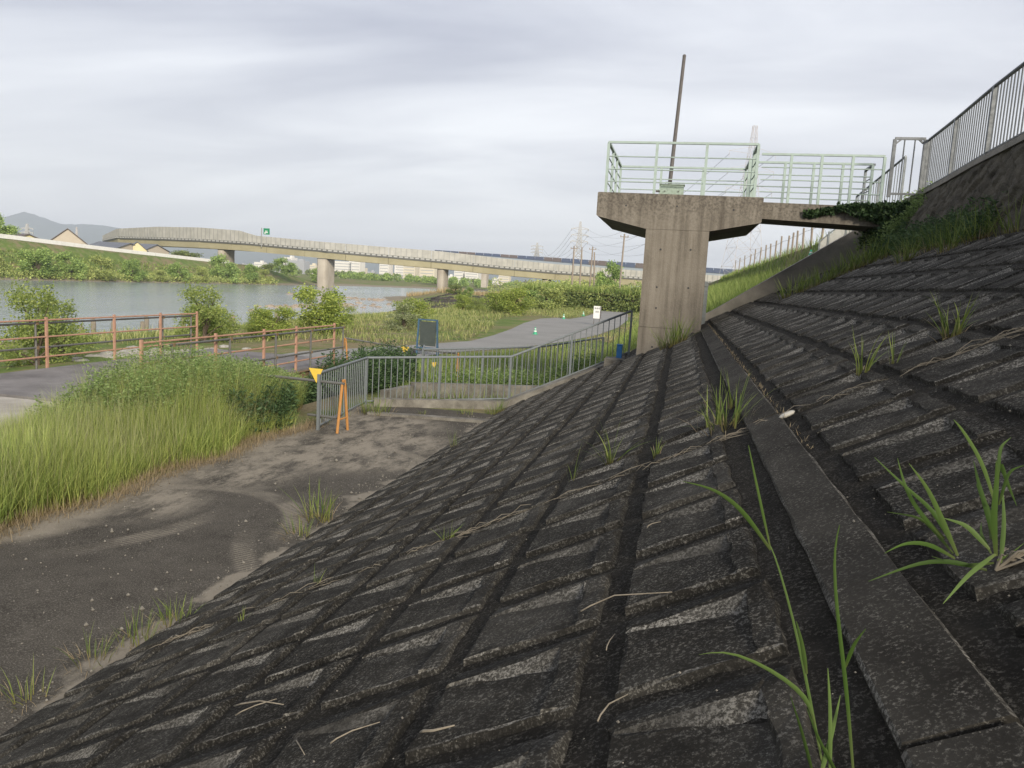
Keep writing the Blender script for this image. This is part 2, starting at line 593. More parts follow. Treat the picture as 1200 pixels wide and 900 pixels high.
def np_mesh(name, verts, faces, mat, attrs=None, smooth=False):
    """verts (n,3); faces: list of (m,k) int arrays"""
    me = bpy.data.meshes.new(name)
    me.vertices.add(len(verts))
    me.vertices.foreach_set('co', np.asarray(verts, np.float32).ravel())
    tot = sum(f.size for f in faces)
    npoly = sum(len(f) for f in faces)
    me.loops.add(tot)
    me.loops.foreach_set('vertex_index', np.concatenate([f.ravel() for f in faces]).astype(np.int32))
    me.polygons.add(npoly)
    ls, st = [], 0
    for f in faces:
        ls.append(np.arange(len(f)) * f.shape[1] + st)
        st += f.size
    me.polygons.foreach_set('loop_start', np.concatenate(ls).astype(np.int32))
    if smooth:
        me.polygons.foreach_set('use_smooth', np.ones(npoly, bool))
    for k, a in (attrs or {}).items():
        at = me.attributes.new(k, 'FLOAT', 'POINT')
        at.data.foreach_set('value', np.asarray(a, np.float32))
    me.materials.append(M[mat])
    me.update(calc_edges=True)
    me.validate()
    return me


def blade_mesh(name, pts, h, w, mat, lean=0.35, curl=0.5, segs=3, seed=1, az=None):
    """grass blades: pts (n,3), h (n,), w (n,)"""
    g = np.random.default_rng(seed)
    n = len(pts)
    az = g.uniform(0, 2 * np.pi, n) if az is None else az
    face = az + np.pi / 2 + g.normal(0, 0.4, n)
    ln = np.abs(g.normal(0, lean, n))
    cl = np.abs(g.normal(curl, curl * 0.6 + 1e-6, n))
    side = np.stack([np.cos(face), np.sin(face), np.zeros(n)], 1)
    out = np.stack([np.cos(az), np.sin(az), np.zeros(n)], 1)
    V, T = [], []
    p = pts.copy()
    for s in range(segs + 1):
        t = s / segs
        ang = ln + cl * t
        if s:
            p = p + (out * np.sin(ang)[:, None] + np.array([0, 0, 1.0]) * np.cos(ang)[:, None]) * (h / segs)[:, None]
        ww = w * (1 - t ** 1.6) * 0.5
        if s < segs:
            V += [p - side * ww[:, None], p + side * ww[:, None]]
            T += [np.full(n, t), np.full(n, t)]
        else:
            V.append(p.copy())
            T.append(np.full(n, 1.0))
    k = 2 * segs + 1
    verts = np.stack(V, 1).reshape(-1, 3)
    tip = np.stack(T, 1).ravel()
    r = np.repeat(g.uniform(0, 1, n), k)
    b = (np.arange(n) * k)[:, None]
    quads = np.concatenate([b + np.array([[2 * s, 2 * s + 1, 2 * s + 3, 2 * s + 2]]) for s in range(segs - 1)]) if segs > 1 else np.zeros((0, 4), int)
    tris = b + np.array([[2 * segs - 2, 2 * segs - 1, 2 * segs]])
    return np_mesh(name, verts, [quads, tris] if len(quads) else [tris], mat, {'tip': tip, 'rnd': r})


def leaf_mesh(name, pts, size, mat, aspect=0.55, seed=1, droop=0.3, dirs=None):
    """folded leaves at pts"""
    g = np.random.default_rng(seed)
    n = len(pts)
    d = g.normal(0, 1, (n, 3)) if dirs is None else dirs + g.normal(0, 0.35, (n, 3))
    d[:, 2] -= droop
    d /= np.linalg.norm(d, axis=1)[:, None]
    q = g.normal(0, 1, (n, 3))
    q[:, 2] *= 0.5
    s = np.cross(d, q)
    s /= np.linalg.norm(s, axis=1)[:, None] + 1e-9
    up = np.cross(s, d)
    sz = size * g.uniform(0.6, 1.35, n)
    a = pts
    b = pts + d * (sz * 0.5)[:, None] + s * (sz * aspect * 0.5)[:, None] + up * (sz * 0.08)[:, None]
    c = pts + d * sz[:, None]
    e = pts + d * (sz * 0.5)[:, None] - s * (sz * aspect * 0.5)[:, None] + up * (sz * 0.08)[:, None]
    verts = np.stack([a, b, c, e], 1).reshape(-1, 3)
    r = np.repeat(g.uniform(0, 1, n), 4)
    quads = (np.arange(n) * 4)[:, None] + np.array([[0, 1, 2, 3]])
    return np_mesh(name, verts, [quads], mat, {'rnd': r})


# ------------------------------------------------------------------ revetment frame
TH = rad(26.6)
SN, CS = math.sin(TH), math.cos(TH)


def S(v, u, h=0.0):
    """point on the revetment: v up the slope, u along the bank, h off the face"""
    return Vector((SN + v * CS - h * SN, u, EYE.z - CS + v * SN + h * CS))


V_TOE = (CS - EYE.z) / SN
X_TOE = SN + V_TOE * CS
U_END = 22.6           # revetment ends at the wing wall
WATER_Z = -2.2


def far_crest(y):
    return np.interp(y, [60, 158, 195, 251, 330, 600], [8.2, 7.5, 6.25, 4.8, 4.6, 3.0])


def shore_near(y):
    return np.interp(y, [-60, 40, 70, 93, 118, 135, 160, 190, 230, 320, 380, 600], [-42, -42, -41.5, -43.5, -44, -50, -64, -78, -82, -88, -70, -40])


def shore_far(y):
    return np.interp(y, [-60, 300, 340, 420, 470, 520, 700], [-145, -148, -150, -128, -100, -60, -20])


def ground_z(x, y):
    x, y = np.broadcast_arrays(np.asarray(x, float), np.asarray(y, float))
    z = np.zeros(x.shape)
    # embankment
    slope = EYE.z - CS / 1 + (x - SN) / CS * SN
    emb = np.where(x < 5.0, slope - 0.16, np.where(x < 9.0, 5.5 + (x - 5.0) * 0.03, np.minimum(5.62 + (x - 9.0) * 0.5, 8.1)))
    emb = np.where((x < 5.0) & (x > 4.6), slope - 0.16 + (x - 4.6) / 0.4 * (5.5 - (slope - 0.16)), emb)
    z = np.where(x > X_TOE + 0.05, np.maximum(emb, -0.16), z)
    sn, sf = shore_near(y), shore_far(y)
    # riverside falls to the water, bed, far bank, levee, plain
    t = np.clip((-14 - x) / np.maximum(-14 - sn, 1), 0, 1)
    near = -2.2 * t ** 1.5
    z = np.where((x <= -14) & (x >= sn), near, z)
    inr = (x < sn) & (x > sf)
    z = np.where(inr, np.maximum(-2.2 - 0.25 * np.minimum(sn - x, x - sf), -4.2), z)
    dfar = sf - x
    cr = far_crest(y)
    fb = np.interp(dfar, [0, 4, 9, 16, 19, 24, 45, 60], [0, 0.10, 0.22, 0.92, 1.0, 0.98, 0.55, 0.5])
    wide = np.clip((330 - y) / 60, 0, 1)
    z = np.where(dfar >= 0, -2.2 + (cr + 2.2) * fb * wide + (1 - wide) * np.minimum(dfar * 0.04, 2.4), z)
    z = np.where((x > 3.6) & (y < 22.4), np.minimum(z, slope - 0.5) * (x < 5.2) + np.minimum(z, 5.4) * (x >= 5.2), z)
    # ditch below the walkway
    dx = np.clip((x + 16.3) / 1.2, 0, 1) * np.clip((-9.2 - x) / 0.9, 0, 1)
    dy = np.clip((y - 12.6) / 0.8, 0, 1) * np.clip((22.6 - y) / 0.8, 0, 1)
    z = np.where((x > -17) & (x < -9), z - 0.9 * dx * dy, z)
    # rough mound beside the water and gentle unevenness
    mound = 1.7 * np.exp(-(((x + 45) / 5.5) ** 2 + ((y - 150) / 22) ** 2)) + 1.5 * np.exp(-(((x + 58) / 7) ** 2 + ((y - 186) / 16) ** 2))
    land = (x < -8) & (x > sn - 14)
    z = np.where(land, z + mound, z)
    wob = 0.10 * np.sin(x * 0.9 + 1.3 * np.sin(y * 0.31)) * np.sin(y * 0.53 + x * 0.2)
    z = np.where((x < -17) & (x > sn), z + wob, z)
    return z


def m_ground():
    k = NT('riverside_earth')
    x, y, z = k.xyz()
    big = k.noise(0.07, 4)
    mid = k.noise(0.6, 5, 0.6)
    fine = k.noise(9.0, 4, 0.7)
    grass = k.ramp(k.math('ADD', k.math('MULTIPLY', mid, 0.6), k.math('MULTIPLY', fine, 0.4)),
                   (0.3, (0.07, 0.105, 0.03)), (0.55, (0.13, 0.18, 0.05)), (0.75, (0.23, 0.225, 0.095)))
    dry = k.ramp(fine, (0.3, (0.14, 0.115, 0.065)), (0.7, (0.26, 0.215, 0.13)))
    f = k.ramp(k.math('ADD', k.math('MULTIPLY', big, 0.6), k.math('MULTIPLY', mid, 0.5)), (0.5, 0.0), (0.62, 1.0))
    col = k.mix(f, grass, dry)
    # gravel just above the water
    sand = k.ramp(k.noise(2.0, 5, 0.7), (0.3, (0.14, 0.12, 0.09)), (0.7, (0.33, 0.29, 0.22)))
    zf = k.math('ADD', k.math('MULTIPLY', k.math('ADD', z, 1.75), 2.0), k.math('MULTIPLY', k.math('SUBTRACT', mid, 0.5), 1.2))
    col = k.mix(k.ramp(zf, (0.0, 1.0), (0.5, 0.0)), col, sand)
    return k.surf(col, 0.95, normal=k.bump(k.math('ADD', fine, mid), 0.8, 0.08), spec=0.1)


M['ground'] = m_ground()


def m_water():
    k = NT('river_water')
    a = k.noise(1.0, 5, 0.65, src=k.map((0.75, 0.28, 1.0), (0, 0, rad(-8))))
    b = k.noise(1.0, 4, 0.6, src=k.map((3.2, 1.2, 1.0), (0, 0, rad(10))))
    c = k.noise(1.0, 3, 0.5, src=k.map((0.05, 0.014, 1.0)))
    h = k.math('ADD', k.math('MULTIPLY', a, 1.0), k.math('MULTIPLY', b, 0.35))
    st = k.ramp(c, (0.35, 0.35), (0.65, 1.0))
    h = k.math('MULTIPLY', h, st)
    nb = k.bump(h, 0.5, 0.5)
    mt = k.surf((0.2, 0.235, 0.27), 0.1, normal=nb, spec=0.5)
    return mt


M['water'] = m_water()


def grid_mesh(name, xs, ys, zf, mat, smooth=True):
    X, Y = np.meshgrid(xs, ys, indexing='ij')
    Z = zf(X, Y)
    v = np.stack([X, Y, Z], -1).reshape(-1, 3)
    nx, ny = len(xs), len(ys)
    i, j = np.meshgrid(np.arange(nx - 1), np.arange(ny - 1), indexing='ij')
    a = (i * ny + j).ravel()
    q = np.stack([a, a + ny, a + ny + 1, a + 1], 1)
    return np_mesh(name, v, [q], mat, smooth=smooth)


def steps(*segs):
    out = []
    for a, b, s in segs:
        out += list(np.arange(a, b, s))
    out.append(segs[-1][1])
    return np.array(out)


gx = np.unique(np.concatenate([steps((-9000, -1000, 1000), (-1000, -300, 100), (-300, -180, 10), (-180, -120, 1.5), (-120, -90, 5), (-90, -36, 1.5), (-36, -6, 0.5), (-6, 0, 0.5), (0, 16, 0.4), (16, 40, 6), (40, 400, 60), (400, 9000, 1200)),
                               np.array([X_TOE + 0.04, X_TOE + 0.06, 4.6, 5.0, -14.0])]))
gy = steps((-400, -60, 40), (-60, -8, 6), (-8, 60, 0.8), (60, 140, 3), (140, 340, 8), (340, 700, 20), (700, 2000, 130), (2000, 9000, 700))
tag(link('ground', grid_mesh('ground', gx, gy, ground_z, 'ground')), kind='structure')

wb = MB()
wys = steps((-500, 0, 50), (0, 600, 20))
for a, b in zip(wys[:-1], wys[1:]):
    wb.add([(shore_far(a) - 1.5, a, WATER_Z), (shore_near(a) + 1.5, a, WATER_Z), (shore_near(b) + 1.5, b, WATER_Z), (shore_far(b) - 1.5, b, WATER_Z)], [(0, 1, 2, 3)])
tag(wb.build('river', 'water'), kind='structure')

# concrete apron at the toe of the slope
ax = np.linspace(-7.75, X_TOE + 0.25, 30)
ay = np.linspace(-3.0, 18.3, 140)
tag(link('apron_pavement', grid_mesh('apron_pavement', ax, ay, lambda x, y: 0.012 + 0.012 * np.sin(x * 1.7 + y * 0.4) * np.sin(y * 0.9) + 0.0 * x, 'apron')), kind='structure')


def flat_poly(name, pts, z, mat):
    m = MB()
    m.add([(x, y, z) for x, y in pts], [tuple(range(len(pts)))])
    o = m.build(name, mat)
    return tag(o, kind='structure')


# riverside road: from the walkway out to the bend and away under the hedge
flat_poly('road', [(-15.4, 22.9), (-10.5, 22.9), (-10.9, 27.5), (-10.2, 33), (-8.0, 38.5), (-6.6, 45), (-5.6, 54), (-5.2, 66), (-5.6, 84), (-7.0, 104), (-9.5, 125), (-12.0, 124),
                   (-10.9, 104), (-10.6, 86), (-11.0, 77), (-12.4, 78.5), (-13.4, 73.5), (-12.9, 63), (-11.9, 54), (-11.3, 46), (-11.2, 40.5), (-13.0, 34.5), (-15.2, 29)], 0.016, 'asphalt')
flat_poly('approach_pavement', [(-15.6, 3.0), (-10.4, 3.0), (-10.2, 12.42), (-15.6, 12.42)], 0.5, 'pale_concrete')
# earth shoulder carrying the approach pavement
sh = MB()
sh.prism([(-17.4, -0.1), (-8.7, -0.1), (-10.1, 0.485), (-15.9, 0.485)], 2.0, 12.6)
tag(sh.build('approach_bank', 'ground'), kind='structure')


# ------------------------------------------------------------------ revetment slope and its blocks
def slope_mesh():
    vs = np.linspace(V_TOE - 0.1, 4.62, 120)
    us = np.linspace(-3.4, U_END, 280)
    Vv, Uu = np.meshgrid(vs, us, indexing='ij')
    g = np.random.default_rng(3)
    h = -0.014 + g.normal(0, 0.002, Vv.shape) + 0.005 * np.sin(Vv * 3.1 + Uu) * np.sin(Uu * 1.3)
    X = SN + Vv * CS - h * SN
    Z = EYE.z - CS + Vv * SN + h * CS
    v = np.stack([X, Uu, Z], -1).reshape(-1, 3)
    n = len(us)
    i, j = np.meshgrid(np.arange(len(vs) - 1), np.arange(n - 1), indexing='ij')
    a = (i * n + j).ravel()
    return np_mesh('embankment_slope', v, [np.stack([a, a + n, a + n + 1, a + 1], 1)], 'gap', smooth=True)


slope_ob = tag(link('embankment_slope', slope_mesh()), 'dark mossy concrete revetment slope of pocketed blocks', kind='structure')

ROW, UW, VW = 0.625, 0.545, 0.53


def block_mb(seed):
    """one pocketed block in slope axes: x up the slope, y along the bank, z off the face"""
    g = np.random.default_rng(seed)
    A = [0, .012, .10, .19, .27, .345, .362, .404, .432, UW]
    B = [0, .014, .11, .21, .31, .41, .440, .452, .516, VW]
    na, nb = len(A), len(B)
    top = 0.015
    dep = g.uniform(0.019, 0.0245)
    P = np.zeros((na, nb, 3))
    for i, a in enumerate(A):
        for j, b in enumerate(B):
            t = min(b, .44) / .44
            aa = a
            if i in (5, 6):              # foot of the facet runs off diagonally
                aa = (.345, .362)[i - 5] + (0.04 - 0.085 * t)
            elif i < 5:
                aa = a * (1.0 - 0.16 * t)
            if i <= 6 and j <= 6:
                h = top - 0.002 - dep * (i / 6.0) ** 0.8 * t
            else:
                h = top + 0.010 * t * (i in (7, 8))
            if i in (0, na - 1) or j in (0, nb - 1):
                h = (min(h, top) - g.uniform(0.002, 0.008)) if i < na - 1 else -0.009 + g.uniform(-0.003, 0.003)
            h += g.normal(0, 0.0022)
            P[i, j] = (b + g.normal(0, 0.005), aa + g.normal(0, 0.004), h)
    m = MB()
    idx = lambda i, j: i * nb + j
    vs = [tuple(P[i, j]) for i in range(na) for j in range(nb)]
    fs, mi = [], []
    for i in range(na - 1):
        for j in range(nb - 1):
            fs.append((idx(i, j), idx(i, j + 1), idx(i + 1, j + 1), idx(i + 1, j)))
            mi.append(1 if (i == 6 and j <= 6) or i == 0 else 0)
    # skirt
    ring = [(0, j) for j in range(nb)] + [(i, nb - 1) for i in range(1, na)] + [(na - 1, j) for j in range(nb - 2, -1, -1)] + [(i, 0) for i in range(na - 2, 0, -1)]
    base = len(vs)
    for (i, j) in ring:
        x, y, _ = P[i, j]
        ox = -0.012 if j == 0 else (0.012 if j == nb - 1 else 0)
        oy = -0.022 if i == 0 else (0.012 if i == na - 1 else 0)
        vs.append((x + ox, y + oy, -0.035))
    n = len(ring)
    for k in range(n):
        k2 = (k + 1) % n
        fs.append((base + k, base + k2, idx(*ring[k2]), idx(*ring[k])))
        mi.append(0)
    m.v, m.f, m.mi = vs, fs, mi
    return m


SLOPE_ROT = Matrix(((CS, 0, -SN), (0, 1, 0), (SN, 0, CS))).to_4x4()
block_mbs = [block_mb(100 + i) for i in range(10)]
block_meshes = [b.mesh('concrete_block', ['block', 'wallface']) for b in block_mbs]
columns = [(-1.30 - 0.67 * k, 1.045) for k in range(7)] + [(-0.61, 0.93)] + [(0.39 + 0.67 * k, 1.07) for k in range(6)]
cam_inv = cam_ob.matrix_world.inverted()
spots = []
for v0, sc in columns:
    for k in range(-8, 33):
        u0 = 2.08 + ROW * k
        p = cam_inv @ S(v0 + 0.26, u0 + 0.22, 0.05)
        ins = p.z < -0.3 and abs(p.x / p.z) < 0.70 and abs(p.y / p.z) < 0.53
        spots.append((0 if ins else 1, -p.z, v0, u0, sc))
spots.sort()
rest = MB()
g = np.random.default_rng(11)
for q, (o_, d_, v0, u0, sc) in enumerate(spots):
    k = int(g.integers(0, 10))
    dv, du, dh, yawb = g.normal(0, 0.008), g.normal(0, 0.01), g.uniform(-0.003, 0.004), g.normal(0, 0.01)
    mat = Matrix.Translation(S(v0 + dv, u0 + du, dh)) @ SLOPE_ROT @ Matrix.Rotation(yawb, 4, 'Z') @ Matrix.Diagonal((sc, 1, 1, 1))
    if q < 300 and o_ == 0:
        o = link('concrete_block', block_meshes[k], slope_ob)
        o.matrix_basis = mat
    else:
        b = block_mbs[k]
        base = len(rest.v)
        rest.v += [tuple(mat @ Vector(p)) for p in b.v]
        rest.f += [tuple(base + i for i in f) for f in b.f]
        rest.mi += b.mi
tag(rest.build('block_field', ['block', 'wallface'], slope_ob), kind='stuff')

# long raised beam between the block fields, cut at the expansion joints
joints = [-2.23, 1.52, 5.26, 9.0, 12.75, 16.5, 20.25, U_END]
for a, b in zip(joints[:-1], joints[1:]):
    bm = MB()
    n = 16
    g2 = np.random.default_rng(int(a * 100) + 900)
    rows = []
    for i in range(n + 1):
        u = a + 0.012 + (b - a - 0.024) * i / n
        e = g2.normal(0, 0.004, 4)
        rows.append([S(0.045, u, -0.04), S(0.05 + e[0], u, 0.006 + e[1] * .6), S(0.060, u, 0.017 + e[2] * .4), S(0.262, u, 0.020 + e[3] * .4), S(0.272 + e[0], u, 0.008 + e[2] * .6), S(0.278, u, -0.04)])
    vs = [p for r in rows for p in r]
    fs = [(i * 6 + j, i * 6 + j + 1, (i + 1) * 6 + j + 1, (i + 1) * 6 + j) for i in range(n) for j in range(5)]
    fs = [f[::-1] for f in fs] + [(0, 1, 2, 3, 4, 5), tuple(n * 6 + k for k in (5, 4, 3, 2, 1, 0))]
    bm.add(vs, fs)
    bm.mi = [1 if k < n * 5 and k % 5 in (1, 3) else 0 for k in range(len(fs))]
    for k in range(n * 5):
        if k % 5 == 2:
            bm.mi[k] = 0
    bm.build('concrete_beam', ['beam', 'wallface'], slope_ob)

# steep dark wall above the blocks
wall_top = lambda u: np.interp(u, [-4, 4, 13, 16, 18.2, 20.6, 22.9], [4.86, 4.86, 4.93, 5.08, 5.26, 5.40, 5.46])


def wall_mesh():
    us = np.linspace(-3.4, 22.4, 640)
    ts = np.linspace(0, 1, 46)
    Uu, T = np.meshgrid(us, ts, indexing='ij')
    b = S(4.56, 0)
    X = b.x + (wall_top(Uu) - b.x) * T
    Z = b.z - 0.1 + (5.96 - b.z + 0.1) * T
    g3 = np.random.default_rng(5)
    # slanting courses of rough stones with recessed joints
    sl = Uu * 0.9 + T * 1.5
    row = np.floor((T * 1.5 - Uu * 0.55) / 0.3)
    off = (row * 0.37) % 1.0
    colf = sl / 0.42 + off
    col = np.floor(colf)
    key = (row * 131 + col * 17).astype(int) % 997
    lut = g3.uniform(-0.035, 0.05, 997)
    tx, ty = g3.uniform(-0.05, 0.05, 997), g3.uniform(-0.05, 0.05, 997)
    fr = (T * 1.5 - Uu * 0.55) / 0.3 - row
    fc = colf - col
    edge = np.minimum(np.minimum(fr, 1 - fr), np.minimum(fc, 1 - fc))
    d = lut[key] + tx[key] * (fr - .5) + ty[key] * (fc - .5) - 0.045 * np.clip(1 - edge / 0.1, 0, 1) + g3.normal(0, 0.008, X.shape)
    d *= np.clip(np.minimum(T * 8, (1 - T) * 8), 0, 1)
    X = X - d * 0.95
    Z = Z + d * 0.3
    v = np.stack([X, Uu, Z], -1).reshape(-1, 3)
    n = len(ts)
    i, j = np.meshgrid(np.arange(len(us) - 1), np.arange(n - 1), indexing='ij')
    a = (i * n + j).ravel()
    return np_mesh('retaining_wall', v, [np.stack([a, a + 1, a + n + 1, a + n], 1)], 'stonewall')


rw = thing('retaining_wall', (S(4.6, 12).x, 12, S(4.6, 12).z), 'steep blackened stone wall carrying the grey railing at upper right', 'wall')
link('wall_face', wall_mesh(), rw)
cp = MB()
us = np.linspace(-3.4, 22.4, 40)
for a, b in zip(us[:-1], us[1:]):
    xa, xb = wall_top(a), wall_top(b)
    cp.add([(xa - .07, a, 5.90), (xa + .2, a, 5.90), (xa + .2, a, 6.0), (xa - .07, a, 6.0), (xb - .07, b, 5.90), (xb + .2, b, 5.90), (xb + .2, b, 6.0), (xb - .07, b, 6.0)],
           [(3, 2, 6, 7), (0, 3, 7, 4), (1, 5, 6, 2), (0, 4, 5, 1)])
cp.build('coping', 'wing', rw)
bp = MB()
for a, b in zip(us[:-1], us[1:]):
    bp.add([(wall_top(a) + .1, a, 5.93), (8.6, a, 5.93), (8.6, b, 5.93), (wall_top(b) + .1, b, 5.93)], [(0, 1, 2, 3)])
tag(bp.build('berm_path', 'ground'), kind='structure')

# wing wall closing the block field beyond the footbridge
ww = MB()
ww.prism([(0.3, 2.1), (5.0, 4.45), (5.0, 5.36), (4.5, 5.3), (0.87, 2.84), (0.3, 2.52)], 22.5, 22.95)
tag(ww.build('wing_wall', 'wing'), 'bare grey concrete wing wall climbing the slope under the footbridge', 'wall')

# ------------------------------------------------------------------ observation platform on its pier
pf = thing('observation_platform', (-0.25, 20.3, 1.9), 'hammerhead concrete pier platform with pale green railing', 'platform')
MB().prism([(-0.99, 0.9), (0.5, 0.9), (0.5, 2.42), (-0.99, 2.42)], 18.803, 21.9).build('pier_base', 'pier', pf)
MB().prism([(-0.985, 2.428), (0.495, 2.428), (0.495, 4.765), (-0.985, 4.765)], 18.806, 21.9).build('pier_stem', 'pier', pf)
MB().prism([(-2.2, 5.06), (-2.17, 5.03), (-0.99, 4.77), (0.5, 4.77), (1.62, 5.0), (1.65, 5.03), (1.65, 5.565), (1.63, 5.585), (-2.18, 5.605), (-2.2, 5.585)], 18.8, 22.8).build('pier_cap', 'pier', pf)

for x, z in ((-0.6, 4.3), (0.1, 4.32), (-0.62, 3.4), (0.12, 3.42), (-0.6, 2.9), (-1.5, 5.3), (-0.3, 5.32), (1.0, 5.28), (-0.62, 1.95), (0.14, 2.0)):  # black discs paint the shade inside the form-tie holes
    MB().tube([(x, 18.815, z), (x, 18.796, z)], 0.022, 10).build('tie_hole_disc', 'ink', pf)


def panel_rail(parent, p0, p1, posts, ztop, zbase, mids, mat, post=0.062, rail=0.05, mid=0.03, skip_first=False, skip_last=False):
    """flat railing from p0 to p1 with square posts, a top rail and thin rails"""
    p0, p1 = Vector(p0), Vector(p1)
    d = (p1 - p0)
    for i in range(posts):
        if (i == 0 and skip_first) or (i == posts - 1 and skip_last):
            continue
        q = p0 + d * i / (posts - 1)
        MB().bar((q.x, q.y, zbase), (q.x, q.y, ztop - rail / 2), post).build('post', mat, parent)
    MB().bar((p0.x, p0.y, ztop), (p1.x, p1.y, ztop), 0.068, rail).build('top_rail', mat, parent)
    for z in mids:
        a, b = p0 + d * (0.02 / d.length), p1 - d * (0.02 / d.length)
        MB().tube([(a.x, a.y, z), (b.x, b.y, z)], mid / 2, 6).build('rail', mat, parent)


ZT = 6.8
MID = (5.88, 6.17, 6.47)
panel_rail(pf, (-2.03, 18.95), (1.44, 18.95), 4, ZT, 5.59, MID, 'mint')
panel_rail(pf, (-2.03, 22.6), (1.44, 22.6), 4, ZT, 5.59, MID, 'mint')
panel_rail(pf, (-2.03, 19.02), (-2.03, 22.53), 4, ZT, 5.59, MID, 'mint', skip_first=True, skip_last=True)
panel_rail(pf, (1.44, 19.02), (1.44, 20.0), 2, ZT, 5.59, MID, 'mint', skip_first=True)
panel_rail(pf, (1.44, 21.35), (1.44, 22.53), 2, ZT, 5.59, MID, 'mint', skip_last=True)
for y in (20.08, 21.27):
    MB().bar((1.46, y, 5.59), (1.46, y, 6.86), 0.11).build('gate_post', 'mint', pf)
# floor plate
MB().box((-0.28, 20.8, 5.61), (3.3, 3.5, 0.02)).build('floor_plate', 'curb', pf)

bx = thing('junction_box', (-0.46, 19.22, 5.6), 'small pale green metal box sitting on the platform edge', 'box')
MB().box((-0.46, 19.22, 5.73), (0.56, 0.26, 0.24), ch=0.012).build('case', 'box_green', bx)
MB().box((-0.46, 19.22, 5.862), (0.6, 0.3, 0.022), ch=0.006).build('lid', 'box_green', bx)
MB().tube([(-0.62, 19.2, 5.872), (-0.62, 19.2, 5.93), (-0.54, 19.2, 5.93), (-0.54, 19.2, 5.872)], 0.009, 6).build('handle', 'pole', bx)
MB().tube([(-0.74, 19.15, 5.7), (-0.84, 19.15, 5.7)], 0.025, 8).build('cable_gland', 'pole', bx)
for x in (-0.62, -0.3):
    MB().tube([(x, 19.088, 5.7), (x, 19.06, 5.7)], 0.014, 8).build('bolt', 'pole', bx)

ms = thing('mast', (-0.63, 22.72, 5.62), 'slender bare grey mast rising behind the green platform railing', 'pole')
MB().tube([(-0.64, 22.72, 5.6), (-0.58, 22.72, 7.5), (-0.5, 22.72, 9.86)], [0.06, 0.055, 0.048], 10).build('shaft', 'pole', ms)
MB().box((-0.64, 22.72, 5.63), (0.24, 0.22, 0.03)).build('base_plate', 'pole', ms)
MB().tube([(-0.5, 22.72, 9.86), (-0.499, 22.72, 9.9)], [0.055, 0.03], 10).build('cap', 'pole', ms)

# footbridge from the platform to the berm
fb = thing('footbridge', (3.1, 20.65, 5.6), 'short concrete footbridge joining the platform to the bank', 'footbridge')
dk = MB()
dk.add([(1.655, 20.0, 5.22), (1.655, 20.0, 5.62), (1.655, 21.35, 5.62), (1.655, 21.35, 5.22), (4.95, 20.0, 5.10), (4.95, 20.0, 5.58), (4.95, 21.35, 5.58), (4.95, 21.35, 5.10)],
       [(0, 4, 5, 1), (1, 5, 6, 2), (2, 6, 7, 3), (3, 7, 4, 0), (0, 1, 2, 3), (7, 6, 5, 4)])
dk.build('deck_beam', 'pier', fb)
panel_rail(fb, (1.62, 20.08), (4.43, 20.08), 5, 6.78, 5.56, MID, 'mint', skip_first=True)
panel_rail(fb, (1.62, 21.27), (4.43, 21.27), 5, 6.78, 5.56, MID, 'mint', skip_first=True)
panel_rail(fb, (4.46, 21.27), (4.46, 22.2), 2, 6.78, 5.5, MID, 'galv', skip_first=True)

sp = thing('gauge_post', (0.62, 21.0, 2.1), 'thin grey post standing against the right side of the pier', 'post')
MB().box((0.6, 21.0, 2.75), (0.09, 0.05, 1.75)).build('channel', 'galv', sp)
MB().box((0.6, 20.965, 3.55), (0.1, 0.02, 0.1)).build('top_bracket', 'galv', sp)


# ------------------------------------------------------------------ picket railings
def picket_fence(root, path, h, mat, spacing=0.125, post_every=2.2, low=0.1, bal=0.012, post=0.055, top=0.03):
    """railing of round pickets along a polyline of ground points"""
    path = [Vector(p) for p in path]
    bal_me = None
    for a, b in zip(path[:-1], path[1:]):
        L = (Vector((b.x, b.y, 0)) - Vector((a.x, a.y, 0))).length
        up = Vector((0, 0, 1))
        MB().tube([a + up * h, b + up * h], top, 8).build('top_rail', mat, root)
        MB().tube([a + up * low, b + up * low], top * 0.7, 6).build('bottom_rail', mat, root)
        np_ = max(1, round(L / post_every))
        for i in range(np_ + 1):
            if i == 0 and a is not path[0]:
                continue
            q = a.lerp(b, i / np_)
            MB().box((q.x, q.y, q.z + h / 2 - 0.05), (post, post, h + 0.06)).build('post', mat, root)
        nb = int(L / spacing)
        if bal_me is None:
            bal_me = MB().tube([(0, 0, low), (0, 0, h)], bal, 6).mesh('picket', mat)
        for i in range(1, nb):
            t = i / nb
            if min(abs(t * np_ - round(t * np_)) * L / np_, 1) < post * 0.6:
                continue
            q = a.lerp(b, t)
            o = link('picket', bal_me, root)
            o.matrix_basis = Matrix.Translation(q - root.location)
            o.matrix_parent_inverse = Matrix.Identity(4)
    return root


f1 = thing('picket_fence', (-4.3, 18.3, 0.0), 'grey picket fence with sloping end running from barricade to pier', 'fence')
picket_fence(f1, [(-7.25, 14.5, 0.0), (-7.69, 18.0, 0.0), (-4.27, 19.5, 0.16), (-1.3, 20.9, 1.52)], 1.22, 'galv', 0.15, 1.75)
f2 = thing('picket_fence', (-5.0, 24.0, 0.0), 'farther grey picket fence standing behind the nearer one', 'fence')
picket_fence(f2, [(-8.1, 23.6, -0.05), (-7.58, 22.0, -0.02), (-4.55, 25.0, 0.06), (-2.6, 27.0, 0.4)], 1.17, 'galv', 0.16, 2.0)

